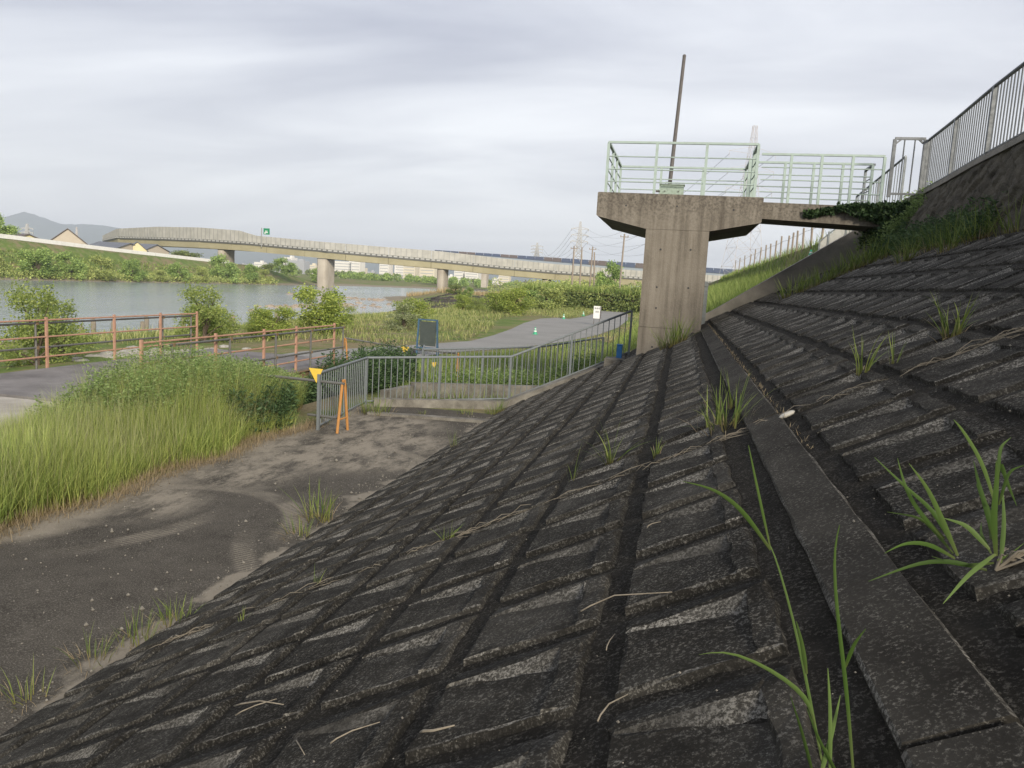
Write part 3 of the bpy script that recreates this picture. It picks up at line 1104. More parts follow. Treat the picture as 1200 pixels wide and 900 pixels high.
wt_ = lambda u: float(wall_top(u)) + 0.07
f3 = thing('picket_fence', (5.0, 12.0, 6.0), 'dark grey picket railing on top of the steep wall at upper right', 'fence')
picket_fence(f3, [(wt_(20.5), 20.5, 6.0), (wt_(18.2), 18.2, 6.0), (wt_(15.6), 15.6, 6.0), (wt_(13.0), 13.0, 6.0), (wt_(10.4), 10.4, 6.0), (wt_(7.8), 7.8, 6.0), (wt_(5.2), 5.2, 6.0), (wt_(2.6), 2.6, 6.0)], 1.26, 'galv_dark', 0.155, 2.6, low=0.1, bal=0.013, post=0.085, top=0.035)
gt = thing('railing_gate', (4.95, 20.4, 5.95), 'narrow grey three-bay gate panel closing the railing end', 'gate')
for x in (4.68, 5.36):
    MB().box((x, 20.42, 6.56), (0.075, 0.075, 1.36)).build('post', 'galv_dark', gt)
MB().bar((4.68, 20.42, 7.26), (5.36, 20.42, 7.26), 0.06).build('top_rail', 'galv_dark', gt)
MB().bar((4.68, 20.42, 5.96), (5.36, 20.42, 5.96), 0.05).build('bottom_rail', 'galv_dark', gt)
for x in (4.9, 5.13):
    MB().tube([(x, 20.42, 5.96), (x, 20.42, 7.26)], 0.017, 6).build('picket', 'galv_dark', gt)
for x, s in ((4.72, 1), (5.32, -1)):
    MB().bar((x, 20.42, 7.15), (x + s * .1, 20.42, 7.24), 0.04).build('corner_brace', 'galv_dark', gt)
# stub fence with solid sheets and a further railing post behind the footbridge
sf = thing('sheet_fence', (4.6, 26.0, 4.8), 'pale grey sheet fence climbing the bank behind the wing wall', 'fence')
pts = [(4.1, 26.0, 4.3), (4.35, 26.0, 4.55), (4.85, 26.0, 5.0), (5.35, 26.0, 5.5)]
for i, (x, y, z) in enumerate(pts):
    MB().box((x, y, z + 0.42), (0.05, 0.05, 1.0)).build('post', 'galv', sf)
for a, b in zip(pts[:-1], pts[1:]):
    MB().add([(a[0] + .03, 26.0, a[2] + .02), (b[0] - .03, 26.0, b[2] + .02), (b[0] - .03, 26.0, b[2] + .82), (a[0] + .03, 26.0, a[2] + .82),
              (a[0] + .03, 26.02, a[2] + .02), (b[0] - .03, 26.02, b[2] + .02), (b[0] - .03, 26.02, b[2] + .82), (a[0] + .03, 26.02, a[2] + .82)],
             [(0, 1, 2, 3), (7, 6, 5, 4), (0, 4, 5, 1), (3, 2, 6, 7), (0, 3, 7, 4), (1, 5, 6, 2)]).build('sheet', 'panel_grey', sf)
    MB().tube([(a[0], 25.99, a[2] + .85), (b[0], 25.99, b[2] + .85)], 0.02, 6).build('top_rail', 'galv', sf)
f4 = thing('picket_fence', (5.2, 22.0, 5.7), 'short grey railing descending behind the gate panel', 'fence')
picket_fence(f4, [(4.78, 24.6, 5.2), (5.25, 21.6, 5.85)], 1.2, 'galv', 0.16, 1.5)

# ------------------------------------------------------------------ curbs and recess by the lower fence
cb = thing('curb_wall', (-6.0, 18.6, 0), 'low concrete curb carrying the front picket fence', 'curb')
for k_, (a, b, h0, h1) in enumerate((((-7.4, 17.85), (-4.3, 19.2), 0.2, 0.22), ((-4.3, 19.2), (-1.35, 20.6), 0.22, 1.5))):
    d = Vector((b[0] - a[0], b[1] - a[1], 0)).normalized()
    n_ = Vector((-d.y, d.x, 0)) * 0.24
    A, B = Vector((*a, 0)), Vector((*b, 0))
    z0 = -0.1
    q = [A + Vector((0, 0, z0)), B + Vector((0, 0, z0)), B + Vector((0, 0, h1)), A + Vector((0, 0, h0))]
    MB().add(q + [p + n_ for p in q], [(0, 1, 2, 3), (7, 6, 5, 4), (3, 2, 6, 7), (0, 3, 7, 4), (1, 5, 6, 2)]).build('curb_run', 'curb', cb)
tag(MB().box((-5.6, 16.95, 0.03), (3.0, 0.22, 0.09), rz=rad(8)).build('curb_strip', 'curb'), 'thin pale concrete strip on the apron before the curb', 'curb')
iw = thing('inner_curb', (-5.4, 20.6, 0), 'second low concrete wall inside the picket fence', 'curb')
MB().box((-5.1, 20.9, 0.15), (4.6, 0.2, 0.5), rz=rad(24)).build('curb_run', 'curb', iw)
MB().box((-7.25, 19.35, 0.12), (0.2, 1.7, 0.44), rz=rad(-12)).build('curb_end', 'curb', iw)
bb = thing('blue_bin', (-1.5, 20.15, 1.5), 'small blue plastic container beside the foot of the pier', 'container')
MB().box((-1.5, 20.15, 1.67), (0.14, 0.16, 0.34), ch=0.012).build('body', 'blue_plastic', bb)
MB().box((-1.5, 20.15, 1.85), (0.16, 0.18, 0.03), ch=0.006).build('rim', 'blue_plastic', bb)
tag(MB().box((-1.55, 20.1, 1.33), (0.62, 0.5, 0.34), ch=0.02).build('footing_block', 'curb'), 'small pale concrete footing under the blue container', 'block')


# ------------------------------------------------------------------ walkway over the ditch
wk = thing('walkway', (-12.9, 17.6, 0.5), 'asphalt topped steel walkway deck crossing the ditch', 'walkway')
MB().box((-12.95, 17.7, 0.5), (5.0, 10.44, 0.08)).build('deck', 'deck', wk)
for x in (-10.42, -15.48):
    b = MB()
    b.box((x, 17.7, 0.3), (0.02, 10.5, 0.34)).box((x, 17.7, 0.475), (0.14, 10.5, 0.018)).box((x, 17.7, 0.128), (0.14, 10.5, 0.018))
    for y in np.arange(12.8, 23, 1.5):
        b.box((x + 0.035, y, 0.3), (0.05, 0.014, 0.33))
    b.build('edge_beam', 'brown_steel', wk)
for y in (12.6, 22.8):
    MB().box((-12.95, y, -0.1), (5.4, 0.35, 1.05)).build('abutment', 'curb', wk)


def orange_rail(root, x, ys, zt, zb, heights):
    for y in ys:
        MB().bar((x, y, zb), (x, y, zt + 0.05), 0.054).build('post', 'rust_orange', root)
    for z in heights:
        MB().tube([(x, ys[0], z), (x, ys[-1], z)], 0.022, 6).build('rail', 'rust_orange', root)


def pipe_rail(root, x, ys, zt, zb, heights):
    for y in ys:
        MB().tube([(x, y, zb), (x, y, zt)], 0.028, 8).build('pipe_post', 'scaffold', root)
    for z in heights:
        MB().tube([(x, ys[0] - 0.1, z), (x, ys[-1] + 0.05, z)], 0.027, 8).build('pipe', 'scaffold', root)
    for y in ys:
        for z in heights:
            MB().box((x, y + 0.03, z), (0.08, 0.07, 0.07)).build('clamp', 'brown_steel', root)


r1 = thing('walkway_railing', (-15.5, 18.0, 0.52), 'rusty orange railing on the river side of the walkway', 'railing')
orange_rail(r1, -15.5, [11.2, 13.6, 16.1, 18.45, 20.4, 22.2], 1.76, 0.42, (1.74, 1.32, 0.82))
pipe_rail(r1, -15.58, [10.8, 13.3, 15.85, 20.6, 22.0], 1.7, 0.35, (1.66, 1.05))
r2 = thing('walkway_railing', (-10.45, 17.5, 0.52), 'rusty orange railing on the grass side of the walkway', 'railing')
orange_rail(r2, -10.47, [13.2, 15.7, 17.8, 19.5, 21.9], 1.72, 0.30, (1.70, 1.28, 0.78))
pipe_rail(r2, -10.36, [14.0, 16.1, 18.2, 20.15, 22.3], 1.64, 0.1, (1.62, 1.0))


# ------------------------------------------------------------------ barricades with bunting
def a_frame(name, at, rz, h, label):
    t = thing(name, at, label, 'barricade', rz=rz)
    x0, y0, z0 = at
    R = Matrix.Rotation(rz, 3, 'Z')
    P = lambda x, y, z: Vector(at) + R @ Vector((x, y, z))
    MB().tube([P(0, -0.22, 0), P(0, -0.06, h * .88), P(0, -0.03, h * .97), P(0, 0.03, h * .97), P(0, 0.06, h * .88), P(0, 0.22, 0)], 0.03, 8).build('leg_frame', 'barricade', t)
    MB().tube([P(0, -0.16, 0.28), P(0, 0.16, 0.28)], 0.02, 6).build('cross_bar', 'barricade', t)
    return t


a_frame('barricade_stand', (-6.72, 14.55, 0.02), rad(-4), 1.12, 'orange A-frame barricade stand at the corner of the apron')
a_frame('barricade_stand', (-10.75, 23.3, 0.02), rad(60), 1.2, 'orange A-frame barricade stand at the far end of the walkway')
a_frame('barricade_stand', (-6.75, 23.0, 0.02), rad(10), 1.02, 'orange A-frame barricade stand behind the picket fence')
tag(MB().tube([(-9.4, 14.75, 1.05), (-6.68, 14.5, 1.04)], 0.03, 8).build('barrier_pipe', 'scaffold'), 'grey barrier pipe with yellow pennant at grass edge', 'pipe')
tag(MB().tube([(-7.55, 14.62, 0.3), (-6.72, 14.52, 0.3)], 0.027, 8).build('barrier_pipe', 'scaffold'), 'lower short grey barrier pipe near the apron ground', 'pipe')
tag(MB().tube([(-10.72, 23.3, 1.2), (-8.7, 23.2, 1.03), (-6.72, 23.0, 1.0)], 0.028, 8).build('barrier_pipe', 'scaffold'), 'grey barrier pipe between the two farther barricades', 'pipe')


def pennant(c, s, rz, label):
    m = MB()
    ca, sa = math.cos(rz), math.sin(rz)
    P = [(-s / 2, 0.012), (s / 2, 0.012), (0.02, -s * 0.86)]
    fr = [(c[0] + x * ca, c[1] + x * sa, c[2] + z) for x, z in P]
    bk = [(x - 0.006 * sa, y + 0.006 * ca, z) for x, y, z in fr]
    m.add(fr + bk, [(0, 2, 1), (3, 4, 5), (0, 1, 4, 3), (1, 2, 5, 4), (2, 0, 3, 5)])
    tag(m.build('pennant', 'yellow'), label, 'pennant')


pennant((-7.33, 14.5, 1.3), 0.34, rad(-6), 'yellow triangle pennant on the nearest grey pipe')
pennant((-8.6, 23.14, 1.07), 0.3, rad(-4), 'yellow triangle pennant on the farther barrier pipe')
pennant((-7.35, 22.4, 0.72), 0.2, rad(50), 'small yellow pennant seen through the front fence')
# dark bag hung on the far pipe
hb = MB()
for z, w in ((1.04, 0.16), (0.9, 0.26), (0.7, 0.28), (0.6, 0.2)):
    pass
hb.lathe([(0.03, 0.46), (0.1, 0.42), (0.16, 0.28), (0.17, 0.12), (0.12, 0.02), (0.0, 0.0)], (-8.35, 23.14, 0.58), 10)
tag(hb.build('hanging_bag', 'ink', smooth=True), 'dark bag hanging from the farther barrier pipe', 'bag')

# notice board, sign, cones
nb_ = thing('notice_board', (-10.5, 31.0, 0.0), 'dark faced blue framed board leaning on the roadside grass', 'board')
W_, H_ = 0.82, 1.2
MB().box((-10.5, 31.0, 0.95), (W_ - 0.1, 0.03, H_ - 0.16)).build('panel', 'board_face', nb_)
for x in (-10.5 - W_ / 2, -10.5 + W_ / 2):
    MB().bar((x - (0.06 if x < -10.5 else -0.06), 30.98, 0.0), (x, 30.98, 1.58), 0.07).build('frame_side', 'board_blue', nb_)
for z in (1.55, 0.34):
    MB().bar((-10.5 - W_ / 2, 30.98, z), (-10.5 + W_ / 2, 30.98, z), 0.06).build('frame_bar', 'board_blue', nb_)
for x in (-10.85, -10.15):
    MB().bar((x, 31.5, 0.0), (x, 31.04, 1.5), 0.05).build('back_leg', 'board_blue', nb_)

sg = thing('road_sign', (-7.3, 68.0, 0.0), 'white upright notice sign with dark lettering at the roadside', 'sign')
MB().box((-7.3, 68.0, 1.15), (0.62, 0.05, 1.1)).build('panel', 'white', sg)
for x in (-7.54, -7.06):
    MB().box((x, 68.06, 0.85), (0.05, 0.06, 1.7)).build('leg', 'pole', sg)
MB().box((-6.97, 68.06, 1.15), (0.05, 0.3, 1.1)).build('side_board', 'pole', sg)
tx = MB()
for z, xs in ((1.5, (-7.47, -7.3, -7.13)), (1.2, (-7.38, -7.22))):
    for x in xs:      # blocky strokes of two lines of characters
        tx.box((x, 67.97, z + 0.06), (0.12, 0.006, 0.022)).box((x, 67.97, z - 0.005), (0.12, 0.006, 0.022)).box((x, 67.97, z), (0.024, 0.007, 0.15)).box((x - 0.04, 67.97, z - 0.05), (0.02, 0.006, 0.06)).box((x + 0.04, 67.97, z - 0.05), (0.02, 0.006, 0.06))
tx.build('lettering', 'ink', sg)


def cone(at, label, h=0.7):
    t = thing('traffic_cone', at, label, 'traffic cone', 'green and white cones')
    x, y, z = at
    MB().box((x, y, z + 0.02), (0.36, 0.36, 0.04), ch=0.008).build('base', 'cone_green', t)
    r = lambda q: 0.135 - 0.1 * q
    for k, (a, b, m) in enumerate(((0.0, 0.34, 'cone_green'), (0.34, 0.52, 'white'), (0.52, 0.7, 'cone_green'), (0.7, 0.82, 'white'), (0.82, 1.0, 'cone_green'))):
        MB().lathe([(r(a), 0.04 + a * h), (r(b), 0.04 + b * h)] + ([(0.0, 0.04 + h)] if b == 1.0 else []), at, 14).build('band' if m == 'white' else 'sleeve', m, t, smooth=True)


cone((-9.35, 49.7, 0.0), 'green and white cone at the near edge of the road bend', 0.45)
cone((-11.5, 76.2, 0.0), 'green and white cone nearer one of the pair past the bend', 0.5)
cone((-11.0, 88.0, 0.0), 'green and white cone farther one of the pair past the bend', 0.5)
cone((4.62, 31.0, 4.72), 'white and green cone in the tall grass below the footbridge', 0.42)

# posts with wire along the berm edge
ORD = ['first', 'second', 'third', 'fourth', 'fifth', 'sixth', 'seventh', 'eighth', 'ninth', 'tenth', 'eleventh', 'twelfth', 'thirteenth', 'fourteenth', 'fifteenth', 'sixteenth']
pm = MB().tube([(0, 0, -0.3), (0, 0, 1.12)], 0.045, 8).mesh('post', 'wood_post')
ys = [31.2, 33.7, 35.7, 37.8, 39.6, 41.5, 43.7, 46.3, 49.0, 52.0, 55.5, 59.4, 63.9, 69.0, 75.0, 82.0]
for i, y in enumerate(ys):
    z = 5.32 + 0.009 * (y - 33)
    o = link('fence_post', pm)
    o.location = (5.0 + rnd.uniform(-.04, .04), y, z)
    o.rotation_euler = (rnd.uniform(-.03, .03), rnd.uniform(-.04, .04), 0)
    o.scale = (1, 1, rnd.uniform(0.92, 1.1))
    tag(o, ORD[i] + ' wooden post along the grassy bank, counted from the footbridge', 'post', 'posts along the grassy bank')
tag(MB().tube([(5.0, y, 5.32 + 0.009 * (y - 33) + 0.9 - (0.05 if i % 2 else 0)) for i, y in enumerate(np.repeat(ys, 1))], 0.008, 4).build('fence_wire', 'scaffold'), 'thin wire strung along the wooden bank posts', 'wire')


# ------------------------------------------------------------------ highway bridge
def m_panels(name, c1, c2, line):
    k = NT(name)
    n = k.noise(0.4, 3)
    col = k.ramp(n, (0.35, c1), (0.65, c2))
    return k.surf(col, 0.6, spec=0.3)


M['girder'] = m_concrete('bridge_girder_paint', (0.25, 0.225, 0.14), (0.33, 0.3, 0.195), 0.15, 0.05)
M['bpier'] = m_concrete('bridge_pier_concrete', (0.27, 0.235, 0.19), (0.44, 0.4, 0.335), 0.12, 0.05)
M['barrier'] = m_panels('noise_barrier_grey', (0.31, 0.305, 0.275), (0.39, 0.38, 0.345), None)
M['barrier_frame'] = m_paint('barrier_frame_grey', (0.26, 0.26, 0.25), (0.2, 0.2, 0.2), 0.2)
M['parapet_dark'] = m_paint('parapet_dark_grey', (0.11, 0.11, 0.1), (0.07, 0.07, 0.06), 0.3)  # dark grey of the parapet strip, deck slab and bearings
M['parapet_pale'] = m_paint('parapet_panel', (0.36, 0.36, 0.34), (0.3, 0.3, 0.28), 0.3)
M['blue_barrier'] = m_paint('slate_blue_barrier', (0.07, 0.095, 0.16), (0.12, 0.1, 0.1), 0.4, scale=0.4)
M['brown_barrier'] = m_paint('brown_barrier', (0.13, 0.105, 0.1), (0.1, 0.09, 0.09), 0.3, scale=0.4)
M['grey_barrier'] = m_paint('blue_grey_barrier', (0.29, 0.33, 0.37), (0.24, 0.27, 0.3), 0.3, scale=0.4)

# centre line: x, y, underside z, barrier height
BR = [(-330, 420, 6.5, 0.8), (-290, 345, 8.0, 1.0), (-262, 305, 9.4, 1.7), (-236, 283, 10.3, 3.2), (-208, 272, 10.3, 4.2), (-185, 266, 10.2, 4.4), (-165, 263, 9.9, 4.0), (-159, 262.5, 9.7, 2.6), (-130, 262, 8.5, 2.6), (-110, 268, 7.8, 2.8),
      (-90, 276, 7.2, 3.1), (-70, 283, 6.2, 2.9), (-50, 290, 5.5, 2.6), (-16, 300, 5.0, 2.4), (30, 312, 4.8, 2.4), (120, 335, 4.6, 2.4)]
bk = np.array(BR, float)
sl_ = np.concatenate([[0], np.cumsum(np.hypot(np.diff(bk[:, 0]), np.diff(bk[:, 1])))])


def bridge_at(s):
    return np.array([np.interp(s, sl_, bk[:, i]) for i in range(4)])


hw = thing('highway_bridge', (-130, 266, -2), 'long ochre girder highway bridge with pale noise barrier crossing the river', 'bridge')
total = sl_[-1]
n_seg = 34
GH, CURB = 2.5, 0.9


def sweep(parent, name, mat, off0, off1, z0, z1, s0, s1, n, barrier=False):
    """box section swept along the bridge line; off = metres behind the front edge"""
    ss = np.linspace(s0, s1, n + 1)
    vs, fs = [], []
    for i, s in enumerate(ss):
        p = bridge_at(s)
        q = bridge_at(min(s + 1, total)) - bridge_at(max(s - 1, 0))
        nrm = np.array([-q[1], q[0]]) / np.hypot(q[0], q[1])
        top = z1 + (p[3] if barrier else 0)
        for o_, z in ((off0, z0), (off1, z0), (off1, top), (off0, top)):
            vs.append((p[0] + nrm[0] * o_, p[1] + nrm[1] * o_, p[2] + z))
    for i in range(n):
        for k in range(4):
            k2 = (k + 1) % 4
            fs.append((i * 4 + k, i * 4 + k2, (i + 1) * 4 + k2, (i + 1) * 4 + k))
    fs += [(3, 2, 1, 0), tuple(n * 4 + k for k in range(4))]
    return MB().add(vs, [f[::-1] for f in fs]).build(name, mat, parent)


sg_len = total / n_seg
for i in range(n_seg):
    a, b = i * sg_len, (i + 1) * sg_len
    sweep(hw, 'girder', 'girder', 0.35, 1.0, 0.0, GH, a + 0.06, b - 0.06, 3)
sweep(hw, 'back_girder', 'girder', 9.0, 9.6, 0.0, GH, 0, total, 40)
sweep(hw, 'deck_slab', 'parapet_dark', 0.1, 10.2, GH - 0.25, GH + 0.08, 0, total, 60)
sweep(hw, 'parapet_beam', 'parapet_dark', 0.0, 0.3, GH + 0.082, GH + CURB, 0, total, 60)
pp = MB()
for s in np.arange(1.0, total, 2.0):       # pale panels along the parapet
    p = bridge_at(s)
    q = bridge_at(min(s + 1, total)) - bridge_at(s - 1)
    a = math.atan2(q[1], q[0])
    nrm = np.array([-q[1], q[0]]) / np.hypot(q[0], q[1])
    pp.box((p[0] - nrm[0] * 0.03, p[1] - nrm[1] * 0.03, p[2] + GH + 0.52), (1.35, 0.12, 0.5), rz=a)
tag(pp.build('parapet_panels', 'parapet_pale', hw), kind='stuff')
for i in range(n_seg):
    a, b = i * sg_len, (i + 1) * sg_len
    sweep(hw, 'noise_barrier', 'barrier', 0.16, 0.26, GH + CURB + 0.004, GH + CURB, a + 0.05, b - 0.05, 4, True)
bf = MB()
for s in np.arange(1.0, total - 1, 2.0):
    p = bridge_at(s)
    q = bridge_at(min(s + 1, total)) - bridge_at(s - 1)
    a = math.atan2(q[1], q[0])
    nrm = np.array([-q[1], q[0]]) / np.hypot(q[0], q[1])
    bf.box((p[0] + nrm[0] * 0.08, p[1] + nrm[1] * 0.08, p[2] + GH + CURB + p[3] / 2), (0.13, 0.14, p[3]), rz=a)
tag(bf.build('barrier_posts', 'barrier_frame', hw), kind='stuff')


def bridge_pier(x, zb, wide, deep):
    s = np.interp(x, bk[:, 0], sl_)
    p = bridge_at(s)
    y = p[1] + 4.6
    m = MB()
    n = 20
    ring = []
    for k in range(n):
        a = 2 * math.pi * k / n
        ring.append((wide / 2 * math.copysign(abs(math.cos(a)) ** 0.55, math.cos(a)), deep / 2 * math.copysign(abs(math.sin(a)) ** 0.55, math.sin(a))))
    zs = np.linspace(zb, p[2] - 0.35, 5)
    for z in zs:
        m.v += [(x + rx, y + ry, z) for rx, ry in ring]
    for i in range(4):
        for k in range(n):
            m.f.append((i * n + k, i * n + (k + 1) % n, (i + 1) * n + (k + 1) % n, (i + 1) * n + k))
            m.mi.append(0)
    m.f.append(tuple(4 * n + k for k in range(n)))
    m.mi.append(0)
    o = m.build('pier', 'bpier', hw)
    MB().box((x, y, p[2] - 0.18), (wide * 0.8, deep * 0.9, 0.34)).build('bearing', 'parapet_dark', o)


bridge_pier(-131.5, -4.5, 4.2, 9.0)
bridge_pier(-90, -0.8, 3.0, 7.5)
bridge_pier(-175, 0.0, 3.6, 8.0)
bridge_pier(-52, 0.0, 3.0, 7.0)
bridge_pier(-218, 0.0, 3.0, 7.0)
bridge_pier(-245, 0.0, 3.0, 7.0)
bridge_pier(-12, 0.0, 3.0, 7.0)
bs = thing('highway_sign', (-154.5, 262.4, 13), 'small green sign on a white post above the bridge barrier', 'sign')
MB().tube([(-155.6, 261.9, 11.5), (-155.6, 261.9, 18.6)], 0.2, 8).build('post', 'barrier_frame', bs)
MB().box((-153.9, 262.5, 17.4), (2.5, 0.12, 2.3)).build('panel', 'sign_green', bs)
b_ = MB()
for x, z, w in ((-154.0, 17.5, 1.0), (-154.0, 17.0, 1.4), (-154.5, 16.6, 0.5)):
    b_.box((x, 262.42, z), (w, 0.03, 0.28))
b_.build('lettering', 'white', bs)

# second viaduct with dark screens behind the first
vd = thing('viaduct', (-60, 425, 0), 'farther viaduct with slate blue and brown noise screens', 'viaduct')
va, vb = Vector((-142, 425, 0)), Vector((60, 405, 0))
za, zb_ = 19.9, 15.9
nv = 40
for i in range(nv):
    a, b = i / nv, (i + 1) / nv
    p, q = va.lerp(vb, a), va.lerp(vb, b)
    z0, z1 = za + (zb_ - za) * a, za + (zb_ - za) * b
    tall = 0.9 + 1.6 * min(1, a * 2.2)
    d = (q - p) * 0.02
    w = MB()
    P0, P1 = p + d, q - d
    w.add([(P0.x, P0.y, z0 - tall), (P1.x, P1.y, z1 - tall), (P1.x, P1.y, z1), (P0.x, P0.y, z0), (P0.x, P0.y + .2, z0 - tall), (P1.x, P1.y + .2, z1 - tall), (P1.x, P1.y + .2, z1), (P0.x, P0.y + .2, z0)],
          [(0, 1, 2, 3), (7, 6, 5, 4), (3, 2, 6, 7), (0, 4, 5, 1), (0, 3, 7, 4), (1, 5, 6, 2)])
    w.build('screen', 'brown_barrier' if (i * 7) % 5 in (1, 3) else 'blue_barrier', vd)
w = MB()
w.add([(va.x, va.y + .3, za - 6.5), (vb.x, vb.y + .3, zb_ - 6.5), (vb.x, vb.y + .3, zb_ - 1), (va.x, va.y + .3, za - 1), (va.x, va.y + 9, za - 6.5), (vb.x, vb.y + 9, zb_ - 6.5), (vb.x, vb.y + 9, zb_ - 1), (va.x, va.y + 9, za - 1)],
      [(0, 1, 2, 3), (7, 6, 5, 4), (3, 2, 6, 7), (0, 4, 5, 1), (0, 3, 7, 4), (1, 5, 6, 2)])
w.build('girder', 'grey_barrier', vd)
for x in (-110, -60, -10, 40):
    MB().box((x, 421, 6), (3, 5, 12)).build('pier', 'bpier', vd)


# ------------------------------------------------------------------ pylons, poles, wires
M['pylon'] = m_paint('pylon_pale_steel', (0.42, 0.42, 0.42), (0.3, 0.3, 0.3), 0.2)
M['pylon_red'] = m_paint('pylon_faded_red', (0.45, 0.43, 0.42), (0.4, 0.3, 0.28), 0.6, scale=0.2)


def pylon(at, h, wb, mat, t, label, arms=True, heads=(0.62, 0.74, 0.86), rz=0.0):
    root = thing('lattice_pylon', at, label, 'pylon')
    X, Y, Z = at
    R = Matrix.Rotation(rz, 3, 'Z')
    P = lambda x, y, z: Vector(at) + R @ Vector((x, y, z))
    wz = lambda q: wb * (1 - q) ** 1.25 * 0.82 + wb * 0.09
    lev = [0, .12, .24, .35, .45, .54, .62, .69, .75, .81, .87, .93, 1.0]
    leg, br = MB(), MB()
    for sx, sy in ((-1, -1), (1, -1), (1, 1), (-1, 1)):
        for a, b in zip(lev[:-1], lev[1:]):
            leg.bar(P(sx * wz(a) / 2, sy * wz(a) / 2, a * h), P(sx * wz(b) / 2, sy * wz(b) / 2, b * h), t)
    for a, b in zip(lev[:-1], lev[1:]):
        cs = [(-1, -1), (1, -1), (1, 1), (-1, 1)]
        for k in range(4):
            (x0, y0), (x1, y1) = cs[k], cs[(k + 1) % 4]
            br.bar(P(x0 * wz(a) / 2, y0 * wz(a) / 2, a * h), P(x1 * wz(b) / 2, y1 * wz(b) / 2, b * h), t * .6)
            br.bar(P(x1 * wz(a) / 2, y1 * wz(a) / 2, a * h), P(x0 * wz(b) / 2, y0 * wz(b) / 2, b * h), t * .6)
            br.bar(P(x0 * wz(b) / 2, y0 * wz(b) / 2, b * h), P(x1 * wz(b) / 2, y1 * wz(b) / 2, b * h), t * .6)
    leg.build('tower_legs', mat, root)
    br.build('lattice', mat, root)
    if arms:
        for q in heads:
            L = wb * 0.62
            for s in (-1, 1):
                m = MB()
                m.bar(P(s * wz(q) / 2, 0, q * h), P(s * L, 0, q * h + .3), t * .8).bar(P(s * wz(q) / 2, 0, q * h + h * .04), P(s * L, 0, q * h + .3), t * .7)
                o = m.build('cross_arm', mat, root)
                MB().bar(P(s * L, 0, q * h + .3), P(s * L, 0, q * h - h * .03), t).build('insulator', mat, o)
    return root


pylon((-57.5, 420, 10), 28.5, 7.4, 'pylon', 0.42, 'pale lattice pylon standing behind the highway bridge', rz=rad(8))
pylon((11.8, 170, 5.4), 33.0, 8.2, 'pylon_red', 0.06, 'tall faint lattice pylon seen behind the footbridge railing', heads=(0.6, 0.72, 0.83), rz=rad(20))
pylon((-153.8, 800, 20), 27.0, 10, 'pylon', 0.6, 'tiny distant lattice pylon left of the pale one')
pylon((-298, 300, 2), 16.0, 5, 'pylon', 0.3, 'small steel pylon beyond the far levee at left edge')
pylon((-452, 500, 2), 25.0, 4, 'pylon_red', 0.4, 'red and white striped distant mast behind the brown roof', arms=False)


def upole(at, h, label, lean=0.0, arm=True):
    t = thing('utility_pole', at, label, 'utility pole')
    x, y, z = at
    MB().tube([(x, y, z - 3), (x + lean * h, y, z + h)], [0.19, 0.13], 8).build('shaft', 'wood_post', t)
    if arm:
        MB().bar((x + lean * h - 0.7, y, z + h - 0.5), (x + lean * h + 0.7, y, z + h - 0.5), 0.12).build('cross_arm', 'wood_post', t)
        for s in (-.6, .6):
            MB().tube([(x + lean * h + s, y, z + h - .44), (x + lean * h + s, y, z + h - .2)], 0.06, 6).build('insulator', 'wood_post', t)


upole((-17.9, 150, 3.6), 7.6, 'middle utility pole braced by a leaning strut, left of pier', 0.012)
upole((-16.9, 150, 3.6), 6.6, 'leaning strut pole propping the middle utility pole', -0.08, False)
upole((-21.4, 150, 4.2), 7.0, 'utility pole with crossarm at left end of the three', -0.01)
upole((-19.9, 150, 4.6), 6.4, 'plain utility pole between strut and leftmost pole', 0.0, False)
upole((-10.5, 130, 3.3), 9.2, 'tallest utility pole close to the concrete pier', 0.025)


def cable(a, b, sag, label, grp, r=0.03):
    a, b = Vector(a), Vector(b)
    pts = []
    for i in range(19):
        t = i / 18
        p = a.lerp(b, t)
        p.z -= sag * 4 * t * (1 - t)
        pts.append(p)
    tag(MB().tube(pts, r, 4, caps=False).build('power_line', 'galv_dark'), label, 'cable', grp)


for q, lv in ((0.62, 'lowest'), (0.74, 'middle'), (0.86, 'highest')):
    for s, sd in ((-1, 'left'), (1, 'right')):
        cable((-57.5 + s * 4.5, 420, 10 + 28.5 * q), (11.8 + s * 4.6, 170, 5.4 + 33 * (q - 0.03)), 10, lv + ' ' + sd + ' power line sagging between the pale pylon and the tall pylon', 'power lines between the pylons', 0.035)
        cable((-57.5 + s * 4.5, 420, 10 + 28.5 * q), (-153.8 + s * 5, 800, 20 + 27 * q), 13, lv + ' ' + sd + ' power line running from the pale pylon into the distance', 'power lines beyond the pale pylon', 0.07)

# ------------------------------------------------------------------ far levee wall, houses, city
M['levee_white'] = m_paint('levee_white_wall', (0.78, 0.77, 0.74), (0.4, 0.38, 0.34), 0.3, scale=0.6)
lw = thing('levee_wall', (-164.5, 200, 5), 'white wall and guardrail along the top of the far levee', 'wall')
yw = np.arange(60, 262, 6.0)
for a, b in zip(yw[:-1], yw[1:]):
    za_, zb2 = far_crest(a) - 0.1, far_crest(b) - 0.1
    xa, xb = shore_far(a) - 18.6, shore_far(b) - 18.6
    m = MB()
    h = 1.05
    m.add([(xa, a + .05, za_), (xb, b - .05, zb2), (xb, b - .05, zb2 + h), (xa, a + .05, za_ + h), (xa - .35, a + .05, za_), (xb - .35, b - .05, zb2), (xb - .35, b - .05, zb2 + h), (xa - .35, a + .05, za_ + h)],
          [(3, 2, 1, 0), (4, 5, 6, 7), (7, 6, 2, 3), (0, 1, 5, 4), (0, 4, 7, 3), (1, 2, 6, 5)])
    m.build('wall_panel', 'levee_white', lw)

